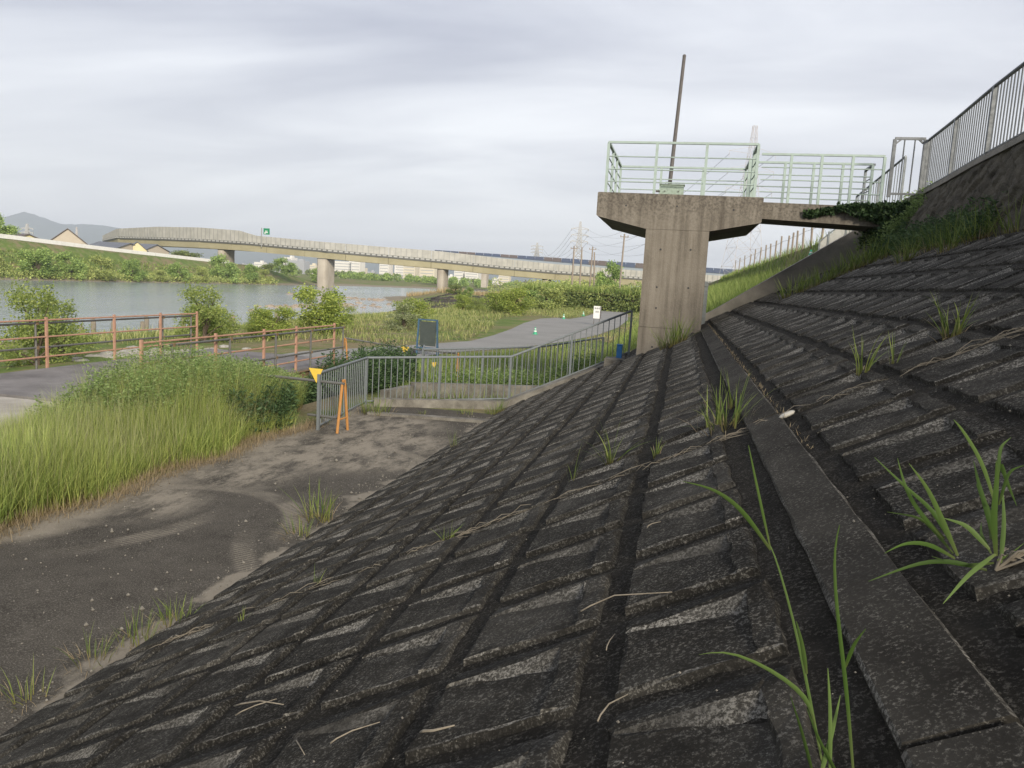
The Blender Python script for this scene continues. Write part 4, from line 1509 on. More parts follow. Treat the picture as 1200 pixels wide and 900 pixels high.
M['roof_brown'] = m_paint('brown_roof_tile', (0.115, 0.095, 0.09), (0.08, 0.07, 0.07), 0.3, scale=0.8)
M['roof_slate'] = m_paint('slate_roof_tile', (0.13, 0.14, 0.165), (0.09, 0.1, 0.12), 0.3, scale=0.8)
M['cream'] = m_paint('cream_render', (0.62, 0.55, 0.32), (0.5, 0.44, 0.28), 0.3, scale=0.5)
M['beige'] = m_paint('beige_render', (0.42, 0.37, 0.3), (0.35, 0.3, 0.25), 0.3, scale=0.5)
M['glass'] = m_paint('dark_window_glass', (0.05, 0.06, 0.07), (0.08, 0.09, 0.1), 0.3, 0.15)


def house(at, w, d, wall_h, roof_h, wm, rm, label, rz=0.0, gable=True):
    t = thing('house', at, label, 'house', rz=rz)
    x, y, z = at
    R = Matrix.Rotation(rz, 3, 'Z')
    P = lambda a, b, c: Vector(at) + R @ Vector((a, b, c))
    hw_, hd = w / 2, d / 2
    m = MB()
    m.add([P(-hw_, -hd, 0), P(hw_, -hd, 0), P(hw_, hd, 0), P(-hw_, hd, 0), P(-hw_, -hd, wall_h), P(hw_, -hd, wall_h), P(hw_, hd, wall_h), P(-hw_, hd, wall_h), P(0, -hd, wall_h + roof_h), P(0, hd, wall_h + roof_h)],
          [(0, 1, 5, 8, 4), (1, 2, 6, 5), (2, 3, 7, 9, 6), (3, 0, 4, 7)])
    m.build('wall', wm, t)
    e = 0.5
    for s in (-1, 1):
        r = MB()
        a0, a1 = P(s * (hw_ + e), -hd - e, wall_h - roof_h * e / hw_ + .05), P(s * (hw_ + e), hd + e, wall_h - roof_h * e / hw_ + .05)
        b0, b1 = P(0, -hd - e, wall_h + roof_h + .05), P(0, hd + e, wall_h + roof_h + .05)
        up = Vector((0, 0, .22))
        r.add([a0, a1, b1, b0, a0 + up, a1 + up, b1 + up, b0 + up], [(0, 1, 2, 3), (7, 6, 5, 4), (0, 4, 5, 1), (2, 6, 7, 3), (1, 5, 6, 2), (0, 3, 7, 4)])
        r.build('roof', rm, t)
    for a in (-w * .22, w * .22):
        q = P(a, -hd - 0.03, wall_h * .6)
        MB().box(q, (1.3, 0.1, 1.1), rz=rz).build('window', 'glass', t)
    return t


house((-190, 207, 4.0), 11, 14, 3.6, 4.6, 'beige', 'roof_brown', 'house with steep brown roof behind the levee wall', rz=rad(40))
house((-190, 227, 4.2), 13, 12, 3.2, 2.0, 'beige', 'roof_slate', 'house with low slate blue roof left of the cream gable', rz=rad(88))
house((-186, 232.5, 4.0), 6, 9, 3.4, 2.7, 'cream', 'roof_slate', 'house with a yellow cream gable facing the river', rz=rad(42))
house((-192, 243, 4.0), 11, 14, 3.6, 2.2, 'beige', 'roof_slate', 'house with long slate roof right of the cream gable', rz=rad(80))
house((-190, 188, 5.2), 9, 12, 2.4, 1.8, 'cream', 'roof_brown', 'low house peeking over the levee wall at far left', rz=rad(70))

M['city_white'] = m_paint('city_white', (0.66, 0.64, 0.6), (0.5, 0.48, 0.45), 0.3, scale=0.05)
M['city_cream'] = m_paint('city_cream', (0.6, 0.54, 0.42), (0.5, 0.45, 0.36), 0.3, scale=0.05)
M['city_grey'] = m_paint('city_grey', (0.34, 0.35, 0.37), (0.28, 0.28, 0.3), 0.3, scale=0.05)


def tower(at, w, d, h, mat, label, cols=6, step=False):
    t = thing('city_building', at, label, 'building', 'pale city buildings beyond the river')
    x, y, z = at
    b = MB().box((x, y, z + h / 2), (w, d, h)).build('body', mat, t)
    fl = max(2, int(h / 3.4))
    for f_ in range(fl):
        MB().box((x, y - d / 2 - 0.05, z + 1.9 + f_ * (h - 1.5) / fl), (w * 0.86, 0.14, 0.9)).build('window_strip', 'city_grey', t)
    MB().box((x + w * .2, y, z + h + 1.2), (w * .25, d * .4, 2.4)).build('roof_house', mat, t)


for x, w, h, m, lb in ((-424, 40, 17, 'city_white', 'long white city block right behind the first bridge pier'), (-405, 14, 21, 'city_white', 'taller white tower on the long city block by the pier'), (-381, 15, 18, 'city_white', 'narrow bright white city block left of the wide one'),
                       (-359, 26, 20, 'city_white', 'wide white stepped city block between the bridge piers'), (-334, 18, 17, 'city_cream', 'cream city block right of the wide white one'), (-310, 20, 16, 'city_grey', 'grey low city block in the gap left of second pier'),
                       (-298, 22, 17.5, 'city_cream', 'orange cream city block left of the second pier'), (-276, 14, 14.5, 'city_white', 'small white city block just right of second pier'), (-258, 20, 13, 'city_white', 'low white city block farther right of second pier'),
                       (-526, 15, 19, 'city_white', 'white city tower left of the first bridge pier'), (-506, 30, 15.5, 'city_grey', 'grey wide city block left of the first pier')):
    tower((x, 900 + rnd.uniform(-30, 60), 0), w * 0.85, 16, h * 1.12, m, lb)
for i in range(26):
    x = -560 + i * 14 + rnd.uniform(-5, 5)
    y = 960 + rnd.uniform(0, 200)
    t = tower((x * y / 900, y, 0), rnd.uniform(8, 22), 12, rnd.uniform(8, 14), rnd.choice(['city_white', 'city_grey', 'city_cream']), 'small distant house-like block in the low city skyline')

# mountains
M['mountain'] = m_concrete('mountain_forest', (0.03, 0.05, 0.03), (0.06, 0.085, 0.05), 0.004, 0.05)


def mountain():
    prof = [(-9000, 200), (-7200, 235), (-6000, 300), (-5420, 262), (-5140, 345), (-4990, 320), (-4810, 282), (-4560, 276), (-4310, 262), (-4050, 215), (-3600, 190), (-3000, 165), (-2300, 130), (-1500, 115), (-600, 90), (600, 70), (2000, 60)]
    xs = np.linspace(-8800, 1900, 240)
    g = np.random.default_rng(4)
    hz = np.interp(xs, [p[0] for p in prof], [p[1] for p in prof]) + np.convolve(g.normal(0, 9, 240), np.ones(3) / 3, 'same')
    vs, n = [], len(xs)
    yb = 5150 + 0.09 * (xs + 5000)
    for k, (f_, dy) in enumerate(((0, -900), (0.35, -560), (0.72, -260), (1.0, 0), (0.55, 500), (0, 1100))):
        for x, h, y in zip(xs, hz, yb):
            vs.append((x, y + dy + g.normal(0, 50) * (0 < f_ < 1), -3 + h * f_ * (1 + g.normal(0, 0.05) * (0 < f_ < 1))))
    fs = [(i * n + j, i * n + j + 1, (i + 1) * n + j + 1, (i + 1) * n + j) for i in range(5) for j in range(n - 1)]
    o = MB().add(vs, fs).build('mountain', 'mountain', smooth=True)
    tag(o, kind='structure')


mountain()


# ------------------------------------------------------------------ vegetation
M['grass_meadow'] = m_blade('meadow_grass', (0.212, 0.138, 0.073), (0.170, 0.244, 0.048), (0.325, 0.415, 0.114), (0.488, 0.471, 0.163), 0.7, 0.4)
M['grass_weed'] = m_leaf('mugwort_leaf', (0.1, 0.16, 0.05), (0.19, 0.275, 0.085), (0.31, 0.4, 0.16), 1.0, 0.4)
M['weed_dark'] = m_leaf('dark_weed_leaf', (0.030, 0.060, 0.026), (0.060, 0.108, 0.042), (0.108, 0.168, 0.066), 1.2, 0.3)
M['grass_tuft'] = m_blade('slope_grass', (0.16, 0.12, 0.05), (0.1, 0.16, 0.03), (0.19, 0.26, 0.06), (0.3, 0.3, 0.1), 3.0, 0.35)
M['grass_fresh'] = m_blade('fresh_leaf_grass', (0.13, 0.14, 0.05), (0.065, 0.125, 0.022), (0.1, 0.17, 0.04), (0.17, 0.21, 0.08), 6.0, 0.3)
M['grass_bank'] = m_blade('bank_grass', (0.132, 0.145, 0.053), (0.145, 0.238, 0.040), (0.264, 0.356, 0.092), (0.422, 0.396, 0.172), 0.4, 0.35)
M['grass_river'] = m_blade('riverside_grass', (0.15, 0.15, 0.06), (0.18, 0.25, 0.06), (0.31, 0.37, 0.12), (0.46, 0.39, 0.2), 0.22, 0.55)
M['grass_straw'] = m_blade('straw', (0.26, 0.2, 0.12), (0.36, 0.29, 0.18), (0.42, 0.35, 0.23), (0.2, 0.14, 0.08), 3.0, 0.5)
M['grass_seed'] = m_blade('seed_stalk', (0.16, 0.19, 0.06), (0.24, 0.28, 0.1), (0.42, 0.42, 0.24), (0.4, 0.36, 0.22), 2.0, 0.5)
M['grass_reed'] = m_blade('dry_reed', (0.3, 0.22, 0.12), (0.42, 0.31, 0.17), (0.5, 0.39, 0.23), (0.24, 0.24, 0.1), 0.1, 0.4)
M['leaf_willow'] = m_leaf('willow_leaf', (0.17, 0.23, 0.07), (0.29, 0.36, 0.1), (0.42, 0.47, 0.16), 0.9, 0.5)
M['leaf_bright'] = m_leaf('bright_shrub_leaf', (0.156, 0.218, 0.055), (0.288, 0.366, 0.078), (0.452, 0.499, 0.125), 0.6, 0.4)
M['leaf_pale'] = m_leaf('pale_shrub_leaf', (0.156, 0.192, 0.084), (0.264, 0.306, 0.144), (0.432, 0.456, 0.288), 0.9, 0.4)
M['leaf_bank'] = m_leaf('bank_tree_leaf', (0.134, 0.213, 0.067), (0.270, 0.382, 0.112), (0.449, 0.572, 0.179), 0.12, 0.35)
M['leaf_bank2'] = m_leaf('bank_bush_leaf', (0.190, 0.243, 0.085), (0.349, 0.411, 0.127), (0.549, 0.581, 0.211), 0.12, 0.35)
M['leaf_hedge'] = m_leaf('hedge_leaf', (0.082, 0.118, 0.046), (0.172, 0.226, 0.072), (0.360, 0.406, 0.126), 0.25, 0.3)
M['leaf_ivy'] = m_leaf('ivy_leaf', (0.013, 0.031, 0.011), (0.031, 0.061, 0.022), (0.066, 0.110, 0.039), 2.0, 0.2)
M['leaf_brown'] = m_leaf('brown_thicket_leaf', (0.09, 0.075, 0.05), (0.16, 0.13, 0.085), (0.22, 0.19, 0.12), 0.1, 0.3)


def gz(x, y):
    return ground_z(x, y)


def poly_points(poly, n, g):
    """random points inside a polygon"""
    P = np.array(poly)
    lo, hi = P.min(0), P.max(0)
    out = []
    while sum(len(o) for o in out) < n:
        q = g.uniform(lo, hi, (n * 2, 2))
        ins = np.zeros(len(q), bool)
        j = len(P) - 1
        for i in range(len(P)):
            c = (P[i, 1] > q[:, 1]) != (P[j, 1] > q[:, 1])
            t = (P[j, 0] - P[i, 0]) * (q[:, 1] - P[i, 1]) / (P[j, 1] - P[i, 1] + 1e-12) + P[i, 0]
            ins ^= c & (q[:, 0] < t)
            j = i
        out.append(q[ins])
    return np.concatenate(out)[:n]


def stuff(name, me, label=None, cat=None):
    o = link(name, me)
    return tag(o, label, cat, kind='stuff')


g = np.random.default_rng(21)
# meadow at the edge of the apron
n = 62000
q = poly_points([(-7.62, 0.5), (-7.55, 6), (-7.75, 9), (-7.7, 12), (-7.85, 14.4), (-8.6, 14.8), (-9.6, 14.2), (-10.2, 12.2), (-10.4, 9), (-10.4, 0.5)], n, g)
q[:, 0] += 0.12 * np.sin(q[:, 1] * 2.3) * (q[:, 0] > -8.2)
z = np.interp(q[:, 0], [-10.4, -9.0, -7.6], [0.36, 0.12, 0.0])
h = np.interp(q[:, 0], [-10.4, -9.2, -8.3, -7.75, -7.55], [0.45, 0.95, 1.0, 0.7, 0.3]) * np.interp(q[:, 1], [0, 6, 9, 14], [0.85, 0.9, 1.0, 0.9])
h = h * g.uniform(0.55, 1.15, n) * (0.85 + 0.25 * np.sin(q[:, 0] * 2.1) * np.sin(q[:, 1] * 1.7))
stuff('meadow_grass', blade_mesh('meadow_grass', np.column_stack([q, z]), h, g.uniform(0.006, 0.013, n), 'grass_meadow', 0.16, 0.45, 3, 31), 'bright green uncut meadow grass along the left edge of the apron', 'grass')
n = 7000
q = poly_points([(-7.8, 1.0), (-7.85, 14.0), (-9.6, 14.2), (-10.2, 12.2), (-10.2, 1.0)], n, g)
z = np.interp(q[:, 0], [-10.4, -9.0, -7.6], [0.36, 0.12, 0.0])
h = np.interp(q[:, 0], [-10.4, -9.2, -8.3, -7.75], [0.6, 1.08, 1.1, 0.8]) * g.uniform(0.8, 1.15, n)
stuff('seed_stalks', blade_mesh('seed_stalks', np.column_stack([q, z]), h, g.uniform(0.003, 0.006, n), 'grass_seed', 0.1, 0.3, 3, 33), 'thin pale seed stalks standing above the meadow grass', 'grass')
n = 3200
q = poly_points([(-7.7, 1.0), (-7.8, 14.4), (-9.8, 14.4), (-10.2, 1.0)], n, g)
stuff('dead_stems', blade_mesh('dead_stems', np.column_stack([q, np.zeros(n)]), g.uniform(0.4, 1.05, n), g.uniform(0.003, 0.007, n), 'grass_straw', 0.35, 0.5, 3, 36), 'dead straw stems scattered through the meadow', 'grass')
# dead straw fringe at its foot
n = 9000
yy = g.uniform(0.5, 15.2, n)
xx = -7.62 + g.normal(0, 0.13, n) + 0.1 * np.sin(yy * 2.3)
stuff('straw_fringe', blade_mesh('straw_fringe', np.column_stack([xx, yy, np.full(n, 0.02)]), g.uniform(0.05, 0.3, n), g.uniform(0.003, 0.008, n), 'grass_straw', 0.8, 0.6, 2, 32), 'dry reddish straw fringe at the foot of the meadow', 'grass')


def weeds(name, pts, hts, mat, seed, leaf=0.09, per=22, spread=0.16, droop=0.1):
    """leafy weed stems: leaves spaced up each stem"""
    g = np.random.default_rng(seed)
    n = len(pts)
    t = g.uniform(0.12, 1.0, (n, per))
    az = g.uniform(0, 2 * np.pi, (n, per))
    lean = g.normal(0, 0.12, (n, 1, 2))
    rr = spread * (1.15 - t) * g.uniform(0.1, 0.7, (n, per))
    P = np.zeros((n, per, 3))
    P[..., 0] = pts[:, None, 0] + lean[..., 0] * t * hts[:, None] + np.cos(az) * rr
    P[..., 1] = pts[:, None, 1] + lean[..., 1] * t * hts[:, None] + np.sin(az) * rr
    P[..., 2] = pts[:, None, 2] + t * hts[:, None]
    d = np.stack([np.cos(az), np.sin(az), np.full(az.shape, 0.55)], -1)
    return leaf_mesh(name, P.reshape(-1, 3), leaf, mat, 0.32, seed + 1, droop, d.reshape(-1, 3))


n = 1700
q = poly_points([(-8.6, 11.6), (-8.2, 14.6), (-8.7, 16.6), (-10.3, 16.8), (-10.3, 10.2), (-9.7, 10.2), (-9.3, 11)], n, g)
z = np.interp(q[:, 0], [-10.4, -9.0, -7.6], [0.3, 0.12, 0.0])
hh = np.interp(q[:, 1], [10.2, 11.2, 12.2, 13.5, 15, 16.8], [0.55, 0.95, 1.35, 1.4, 1.1, 0.7]) * g.uniform(0.7, 1.1, n)
stuff('mugwort_patch', weeds('mugwort_patch', np.column_stack([q, z]), hh, 'grass_weed', 41, 0.06, 44), 'tall grey-green feathery weeds behind the meadow grass', 'weeds')
n = 17000
q = poly_points([(-8.5, 11.2), (-8.1, 14.6), (-8.6, 16.4), (-10.3, 16.8), (-10.3, 9.8)], n, g)
h = np.interp(q[:, 1], [9.8, 11.2, 12.2, 13.5, 15, 16.8], [0.55, 1.0, 1.35, 1.4, 1.1, 0.7]) * g.uniform(0.6, 1.12, n)
stuff('tall_grass', blade_mesh('tall_grass', np.column_stack([q, np.interp(q[:, 0], [-10.4, -9.0, -7.6], [0.3, 0.12, 0.0])]), h, g.uniform(0.006, 0.012, n), 'grass_meadow', 0.16, 0.5, 3, 35), 'tall green grass forming the crest of the mound at left', 'grass')
n = 5200
q = poly_points([(-8.7, 11.4), (-8.2, 14.6), (-8.7, 16.6), (-10.3, 16.8), (-10.3, 10.0)], n, g)
h = np.interp(q[:, 1], [10.0, 11.2, 12.2, 13.5, 15, 16.8], [0.6, 1.05, 1.4, 1.45, 1.15, 0.75]) * g.uniform(0.75, 1.12, n)
stuff('plume_grass', blade_mesh('plume_grass', np.column_stack([q, np.interp(q[:, 0], [-10.4, -9.0, -7.6], [0.3, 0.12, 0.0])]), h, g.uniform(0.004, 0.008, n), 'grass_seed', 0.14, 0.5, 3, 34), 'pale feathery plumes mixed through the tall weeds', 'grass')
n = 520
q = poly_points([(-8.0, 12.8), (-7.75, 14.2), (-8.3, 15.4), (-9.1, 15.0), (-9.0, 13.0)], n, g)
stuff('dark_weed_patch', weeds('dark_weed_patch', np.column_stack([q, np.zeros(n)]), g.uniform(0.5, 1.0, n), 'weed_dark', 43, 0.1, 26), 'dark green weed clump at the right end of the meadow', 'weeds')

# ditch scrub around the walkway and inside the fences
n = 900
q = poly_points([(-10.3, 18.5), (-8.4, 18.8), (-7.9, 19.6), (-8.0, 22.8), (-10.0, 23.2), (-10.3, 21)], n, g)
stuff('ditch_scrub', weeds('ditch_scrub', np.column_stack([q, gz(q[:, 0], q[:, 1])]), g.uniform(0.5, 1.25, n), 'weed_dark', 45, 0.1, 30, 0.25), 'dark leafy scrub growing behind the front picket fence', 'shrubs')
n = 420
q = poly_points([(-7.0, 20.9), (-3.4, 22.6), (-2.3, 23.6), (-3.2, 24.6), (-6.6, 22.2)], n, g)
stuff('fence_weeds', weeds('fence_weeds', np.column_stack([q, gz(q[:, 0], q[:, 1])]), g.uniform(0.3, 0.75, n), 'grass_weed', 47, 0.09, 22), 'green weeds between the two picket fences', 'weeds')
n = 9000
q = poly_points([(-7.4, 19.0), (-2.2, 21.4), (-1.6, 26), (-3.4, 38), (-7.2, 37), (-9.2, 32), (-9.6, 26), (-9.9, 24), (-8.3, 23)], n, g)
stuff('verge_grass', blade_mesh('verge_grass', np.column_stack([q, gz(q[:, 0], q[:, 1])]), g.uniform(0.15, 0.5, n), g.uniform(0.01, 0.022, n), 'grass_bank', 0.3, 0.5, 2, 48), 'fresh green grass on the verge behind the fences', 'grass')


def keep_off_road(q):
    road = np.array([(-15.8, 22.0), (-10.1, 22.0), (-10.6, 27.5), (-9.9, 33), (-7.6, 38.5), (-6.2, 45), (-5.2, 54), (-4.8, 66), (-5.2, 84), (-6.6, 104), (-9.5, 126), (-12.4, 124), (-11.2, 104), (-10.9, 86), (-11.6, 77), (-14.8, 80.5), (-16.9, 73.5), (-15.3, 63), (-13.3, 54), (-11.8, 46), (-11.6, 40.5), (-13.4, 34.5), (-15.6, 29)])
    ins = np.zeros(len(q), bool)
    j = len(road) - 1
    for i in range(len(road)):
        c = (road[i, 1] > q[:, 1]) != (road[j, 1] > q[:, 1])
        t = (road[j, 0] - road[i, 0]) * (q[:, 1] - road[i, 1]) / (road[j, 1] - road[i, 1] + 1e-12) + road[i, 0]
        ins ^= c & (q[:, 0] < t)
        j = i
    return q[~ins]


q = keep_off_road(poly_points([(-3.0, 38), (-1.5, 60), (-1.0, 130), (-45, 130), (-38, 90), (-36, 40), (-30, 22), (-17.2, 16), (-16.6, 4), (-30, 4), (-32, 30)], 60000, g))
n = len(q)
dist = np.hypot(q[:, 0], q[:, 1])
hh = g.uniform(0.25, 0.75, n) * (0.7 + 0.5 * np.sin(q[:, 0] * 0.5) * np.sin(q[:, 1] * 0.33)) * np.where(q[:, 0] > -9, 0.6, 1.0)
stuff('riverside_grass', blade_mesh('riverside_grass', np.column_stack([q, gz(q[:, 0], q[:, 1]) - 0.02]), hh, 0.012 + dist * 0.0006, 'grass_river', 0.3, 0.5, 2, 51), 'mixed green and straw grass on the riverside flat', 'grass')
q = keep_off_road(poly_points([(-40, 165), (-30, 130), (-14, 128), (-10, 240), (-30, 300), (-75, 300), (-80, 215), (-70, 190)], 16000, g))
n = len(q)
stuff('reed_bed', blade_mesh('reed_bed', np.column_stack([q, gz(q[:, 0], q[:, 1])]), g.uniform(0.7, 1.9, n), g.uniform(0.12, 0.25, n), 'grass_reed', 0.2, 0.4, 2, 52), 'straw coloured reed bed below the far bridge', 'reeds')

# bank beyond the wing wall
n = 42000
q = poly_points([(0.4, 23.1), (4.9, 23.1), (5.25, 30), (5.3, 110), (-3.6, 110), (-3.4, 40), (-1.6, 26), (-0.6, 23.1)], n, g)
dist = np.hypot(q[:, 0], q[:, 1])
stuff('bank_grass', blade_mesh('bank_grass', np.column_stack([q, gz(q[:, 0], q[:, 1]) - 0.03]), g.uniform(0.35, 0.95, n) * np.interp(q[:, 0], [-3, 0, 3, 4.6, 5.3], [0.5, 0.8, 1, 0.8, 0.55]), 0.010 + dist * 0.0004, 'grass_bank', 0.2, 0.45, 2, 53), 'tall bright grass covering the bank beyond the wing wall', 'grass')
n = 1400
q = np.column_stack([g.uniform(5.5, 8.4, n), g.uniform(-2, 22, n)])
stuff('berm_grass', blade_mesh('berm_grass', np.column_stack([q, np.full(n, 5.93)]), g.uniform(0.1, 0.35, n), g.uniform(0.008, 0.015, n), 'grass_bank', 0.3, 0.5, 2, 54), 'low grass on the berm behind the upper railing', 'grass')


# ---- tufts on the concrete
def tuft(pos, hgt, nb, rad_, width, label, mat='grass_tuft', seed=0, lean=0.35, curl=0.6, straw=0, grp=None):
    t = thing('grass_tuft', pos, label, 'grass tuft', grp)
    gg = np.random.default_rng(1000 + seed)
    a = gg.uniform(0, 2 * np.pi, nb)
    r = rad_ * np.sqrt(gg.uniform(0, 1, nb))
    pts = np.column_stack([pos[0] + r * np.cos(a), pos[1] + r * np.sin(a), np.full(nb, pos[2] - 0.015) + 0.5 * np.maximum(0, 0) + r * np.cos(a) * (0.5 if pos[0] > X_TOE else 0)])
    link('blades', blade_mesh('blades', pts, hgt * gg.uniform(0.45, 1.1, nb), np.full(nb, width) * gg.uniform(0.6, 1.2, nb), mat, lean, curl, 5, 1000 + seed, a + gg.normal(0, 0.7, nb)), t)
    if straw:
        a = gg.uniform(0, 2 * np.pi, straw)
        r = rad_ * 1.5 * np.sqrt(gg.uniform(0, 1, straw))
        pts = np.column_stack([pos[0] + r * np.cos(a), pos[1] + r * np.sin(a), np.full(straw, pos[2]) + r * np.cos(a) * (0.5 if pos[0] > X_TOE else 0)])
        link('dead_blades', blade_mesh('dead_blades', pts, hgt * gg.uniform(0.2, 0.7, straw), np.full(straw, width * 0.6), 'grass_straw', 1.1, 0.7, 3, 2000 + seed, a), t)
    return t


TUFTS = [
    # v, u, height, blades, radius, width, straw, label
    (-0.98, 5.72, 0.36, 14, 0.03, 0.011, 2, 'slender upright grass tuft in the joint mid slope'),
    (-1.29, 5.60, 0.26, 7, 0.03, 0.008, 0, 'thin wispy grass tuft left of the slender upright one'),
    (-0.08, 5.55, 0.36, 34, 0.15, 0.012, 26, 'broad bushy grass tuft beside the upper beam joint'),
    (0.02, 6.3, 0.30, 9, 0.06, 0.01, 4, 'sparse grass tuft just behind the broad bushy one'),
    (0.89, 5.58, 0.34, 12, 0.03, 0.012, 3, 'upright grass tuft on the upper slope, left of a thin pair'),
    (1.09, 5.52, 0.22, 6, 0.02, 0.010, 0, 'thin pair of grass blades on the upper slope'),
    (1.55, 5.78, 0.34, 20, 0.07, 0.012, 14, 'spreading grass tuft with a long stalk at right of upper slope'),
    (-2.21, 5.16, 0.14, 12, 0.04, 0.009, 3, 'tiny grass sprig rooted in the dry joint line'),
    (-0.60, 5.40, 0.13, 10, 0.02, 0.01, 4, 'yellowish curled sprout at the end of the dry joint line'),
    (-3.9, 4.9, 0.14, 5, 0.03, 0.008, 0, 'few thin green blades low on the left slope'),
    (-3.45, 5.3, 0.15, 5, 0.03, 0.008, 0, 'second few thin green blades low on the left slope'),
    (2.2, 18.0, 0.5, 60, 0.3, 0.018, 20, 'bright grass clump at the lower end of the wing wall'),
    (2.6, 17.9, 0.4, 50, 0.35, 0.018, 10, 'grass clump second from the lower end of the wing wall'),
    (3.05, 18.2, 0.45, 70, 0.4, 0.018, 20, 'grass clump third along the wing wall foot'),
    (3.55, 18.3, 0.5, 90, 0.45, 0.02, 20, 'grass clump fourth along the wing wall foot'),
    (4.05, 18.3, 0.55, 100, 0.45, 0.02, 16, 'grass clump fifth along the wing wall foot, nearest the ivy'),
    (3.7, 14.6, 0.42, 46, 0.16, 0.014, 40, 'isolated grass tuft on straw above the upper slope'),
    (3.95, 13.2, 0.42, 36, 0.14, 0.014, 26, 'darker grass tuft right of the isolated straw one'),
    (4.3, 16.0, 0.5, 80, 0.35, 0.016, 40, 'grass clump on straw at the foot of the steep wall'),
    (4.4, 14.6, 0.5, 70, 0.35, 0.016, 70, 'grass clump with fallen straw below the steep wall'),
    (4.45, 13.2, 0.55, 70, 0.35, 0.016, 20, 'grass clump at the middle of the steep wall foot'),
    (4.5, 11.9, 0.5, 50, 0.3, 0.014, 20, 'grass clump near the right end of the steep wall foot'),
    (4.5, 11.0, 0.7, 26, 0.15, 0.016, 10, 'tall stalky grass tuft at the right edge of the steep wall'),
    (-0.62, 17.3, 0.65, 90, 0.28, 0.018, 12, 'bright grass tuft against the foot of the concrete pier'),
    (-4.9, 13.4, 0.35, 10, 0.08, 0.01, 6, 'small grass sprig on the toe near the far apron'),
]
for i, (v, u, h, nbl, r, w, st, lb) in enumerate(TUFTS):
    p = S(v, u, 0.0)
    h *= 1.2
    nbl = int(nbl * 1.4)
    tuft(tuple(p), h, nbl, r, w, lb, seed=i, straw=st, curl=0.55 if nbl > 15 else 0.3, lean=0.4 if nbl > 15 else 0.18)
for i, (x, y, h, nbl, r, w, st, lb) in enumerate([
        (-4.5, 9.1, 0.62, 46, 0.2, 0.014, 70, 'tall grass tuft with straw where apron meets slope'),
        (-4.42, 8.4, 0.35, 24, 0.18, 0.012, 60, 'shorter grass tuft just before the tall toe tuft'),
        (-4.36, 5.9, 0.3, 40, 0.14, 0.009, 30, 'fine grass tuft at the toe, right one of the lower group'),
        (-4.42, 5.5, 0.34, 36, 0.16, 0.009, 40, 'fine grass tuft at the toe, second from right of lower group'),
        (-4.5, 5.05, 0.32, 26, 0.14, 0.008, 40, 'fine grass tuft at the toe, second from left of lower group'),
        (-4.55, 4.45, 0.3, 20, 0.14, 0.008, 40, 'fine grass tuft at the toe, leftmost of the lower group'),
        (-6.95, 16.9, 0.55, 110, 0.34, 0.014, 40, 'bushy grass clump in front of the picket fence'),
        (-5.0, 17.9, 0.25, 30, 0.2, 0.012, 10, 'small grass clump at the foot of the curb'),
        (-4.35, 18.4, 0.45, 70, 0.25, 0.014, 20, 'grass clump where the curb starts climbing'),
        (-3.75, 18.9, 0.35, 50, 0.2, 0.014, 10, 'grass clump on the climbing part of the curb'),
        (-6.0, 17.4, 0.16, 20, 0.15, 0.01, 14, 'tiny grass clump left of the curb foot'),
        (-7.6, 16.2, 0.3, 60, 0.3, 0.01, 60, 'straw and grass litter beside the fence post'),
        (-7.55, 15.2, 0.2, 40, 0.3, 0.01, 80, 'dry litter by the orange barricade stand')]):
    tuft((x, y, 0.02), h, nbl, r, w, lb, seed=60 + i, straw=st, curl=0.4, lean=0.3)


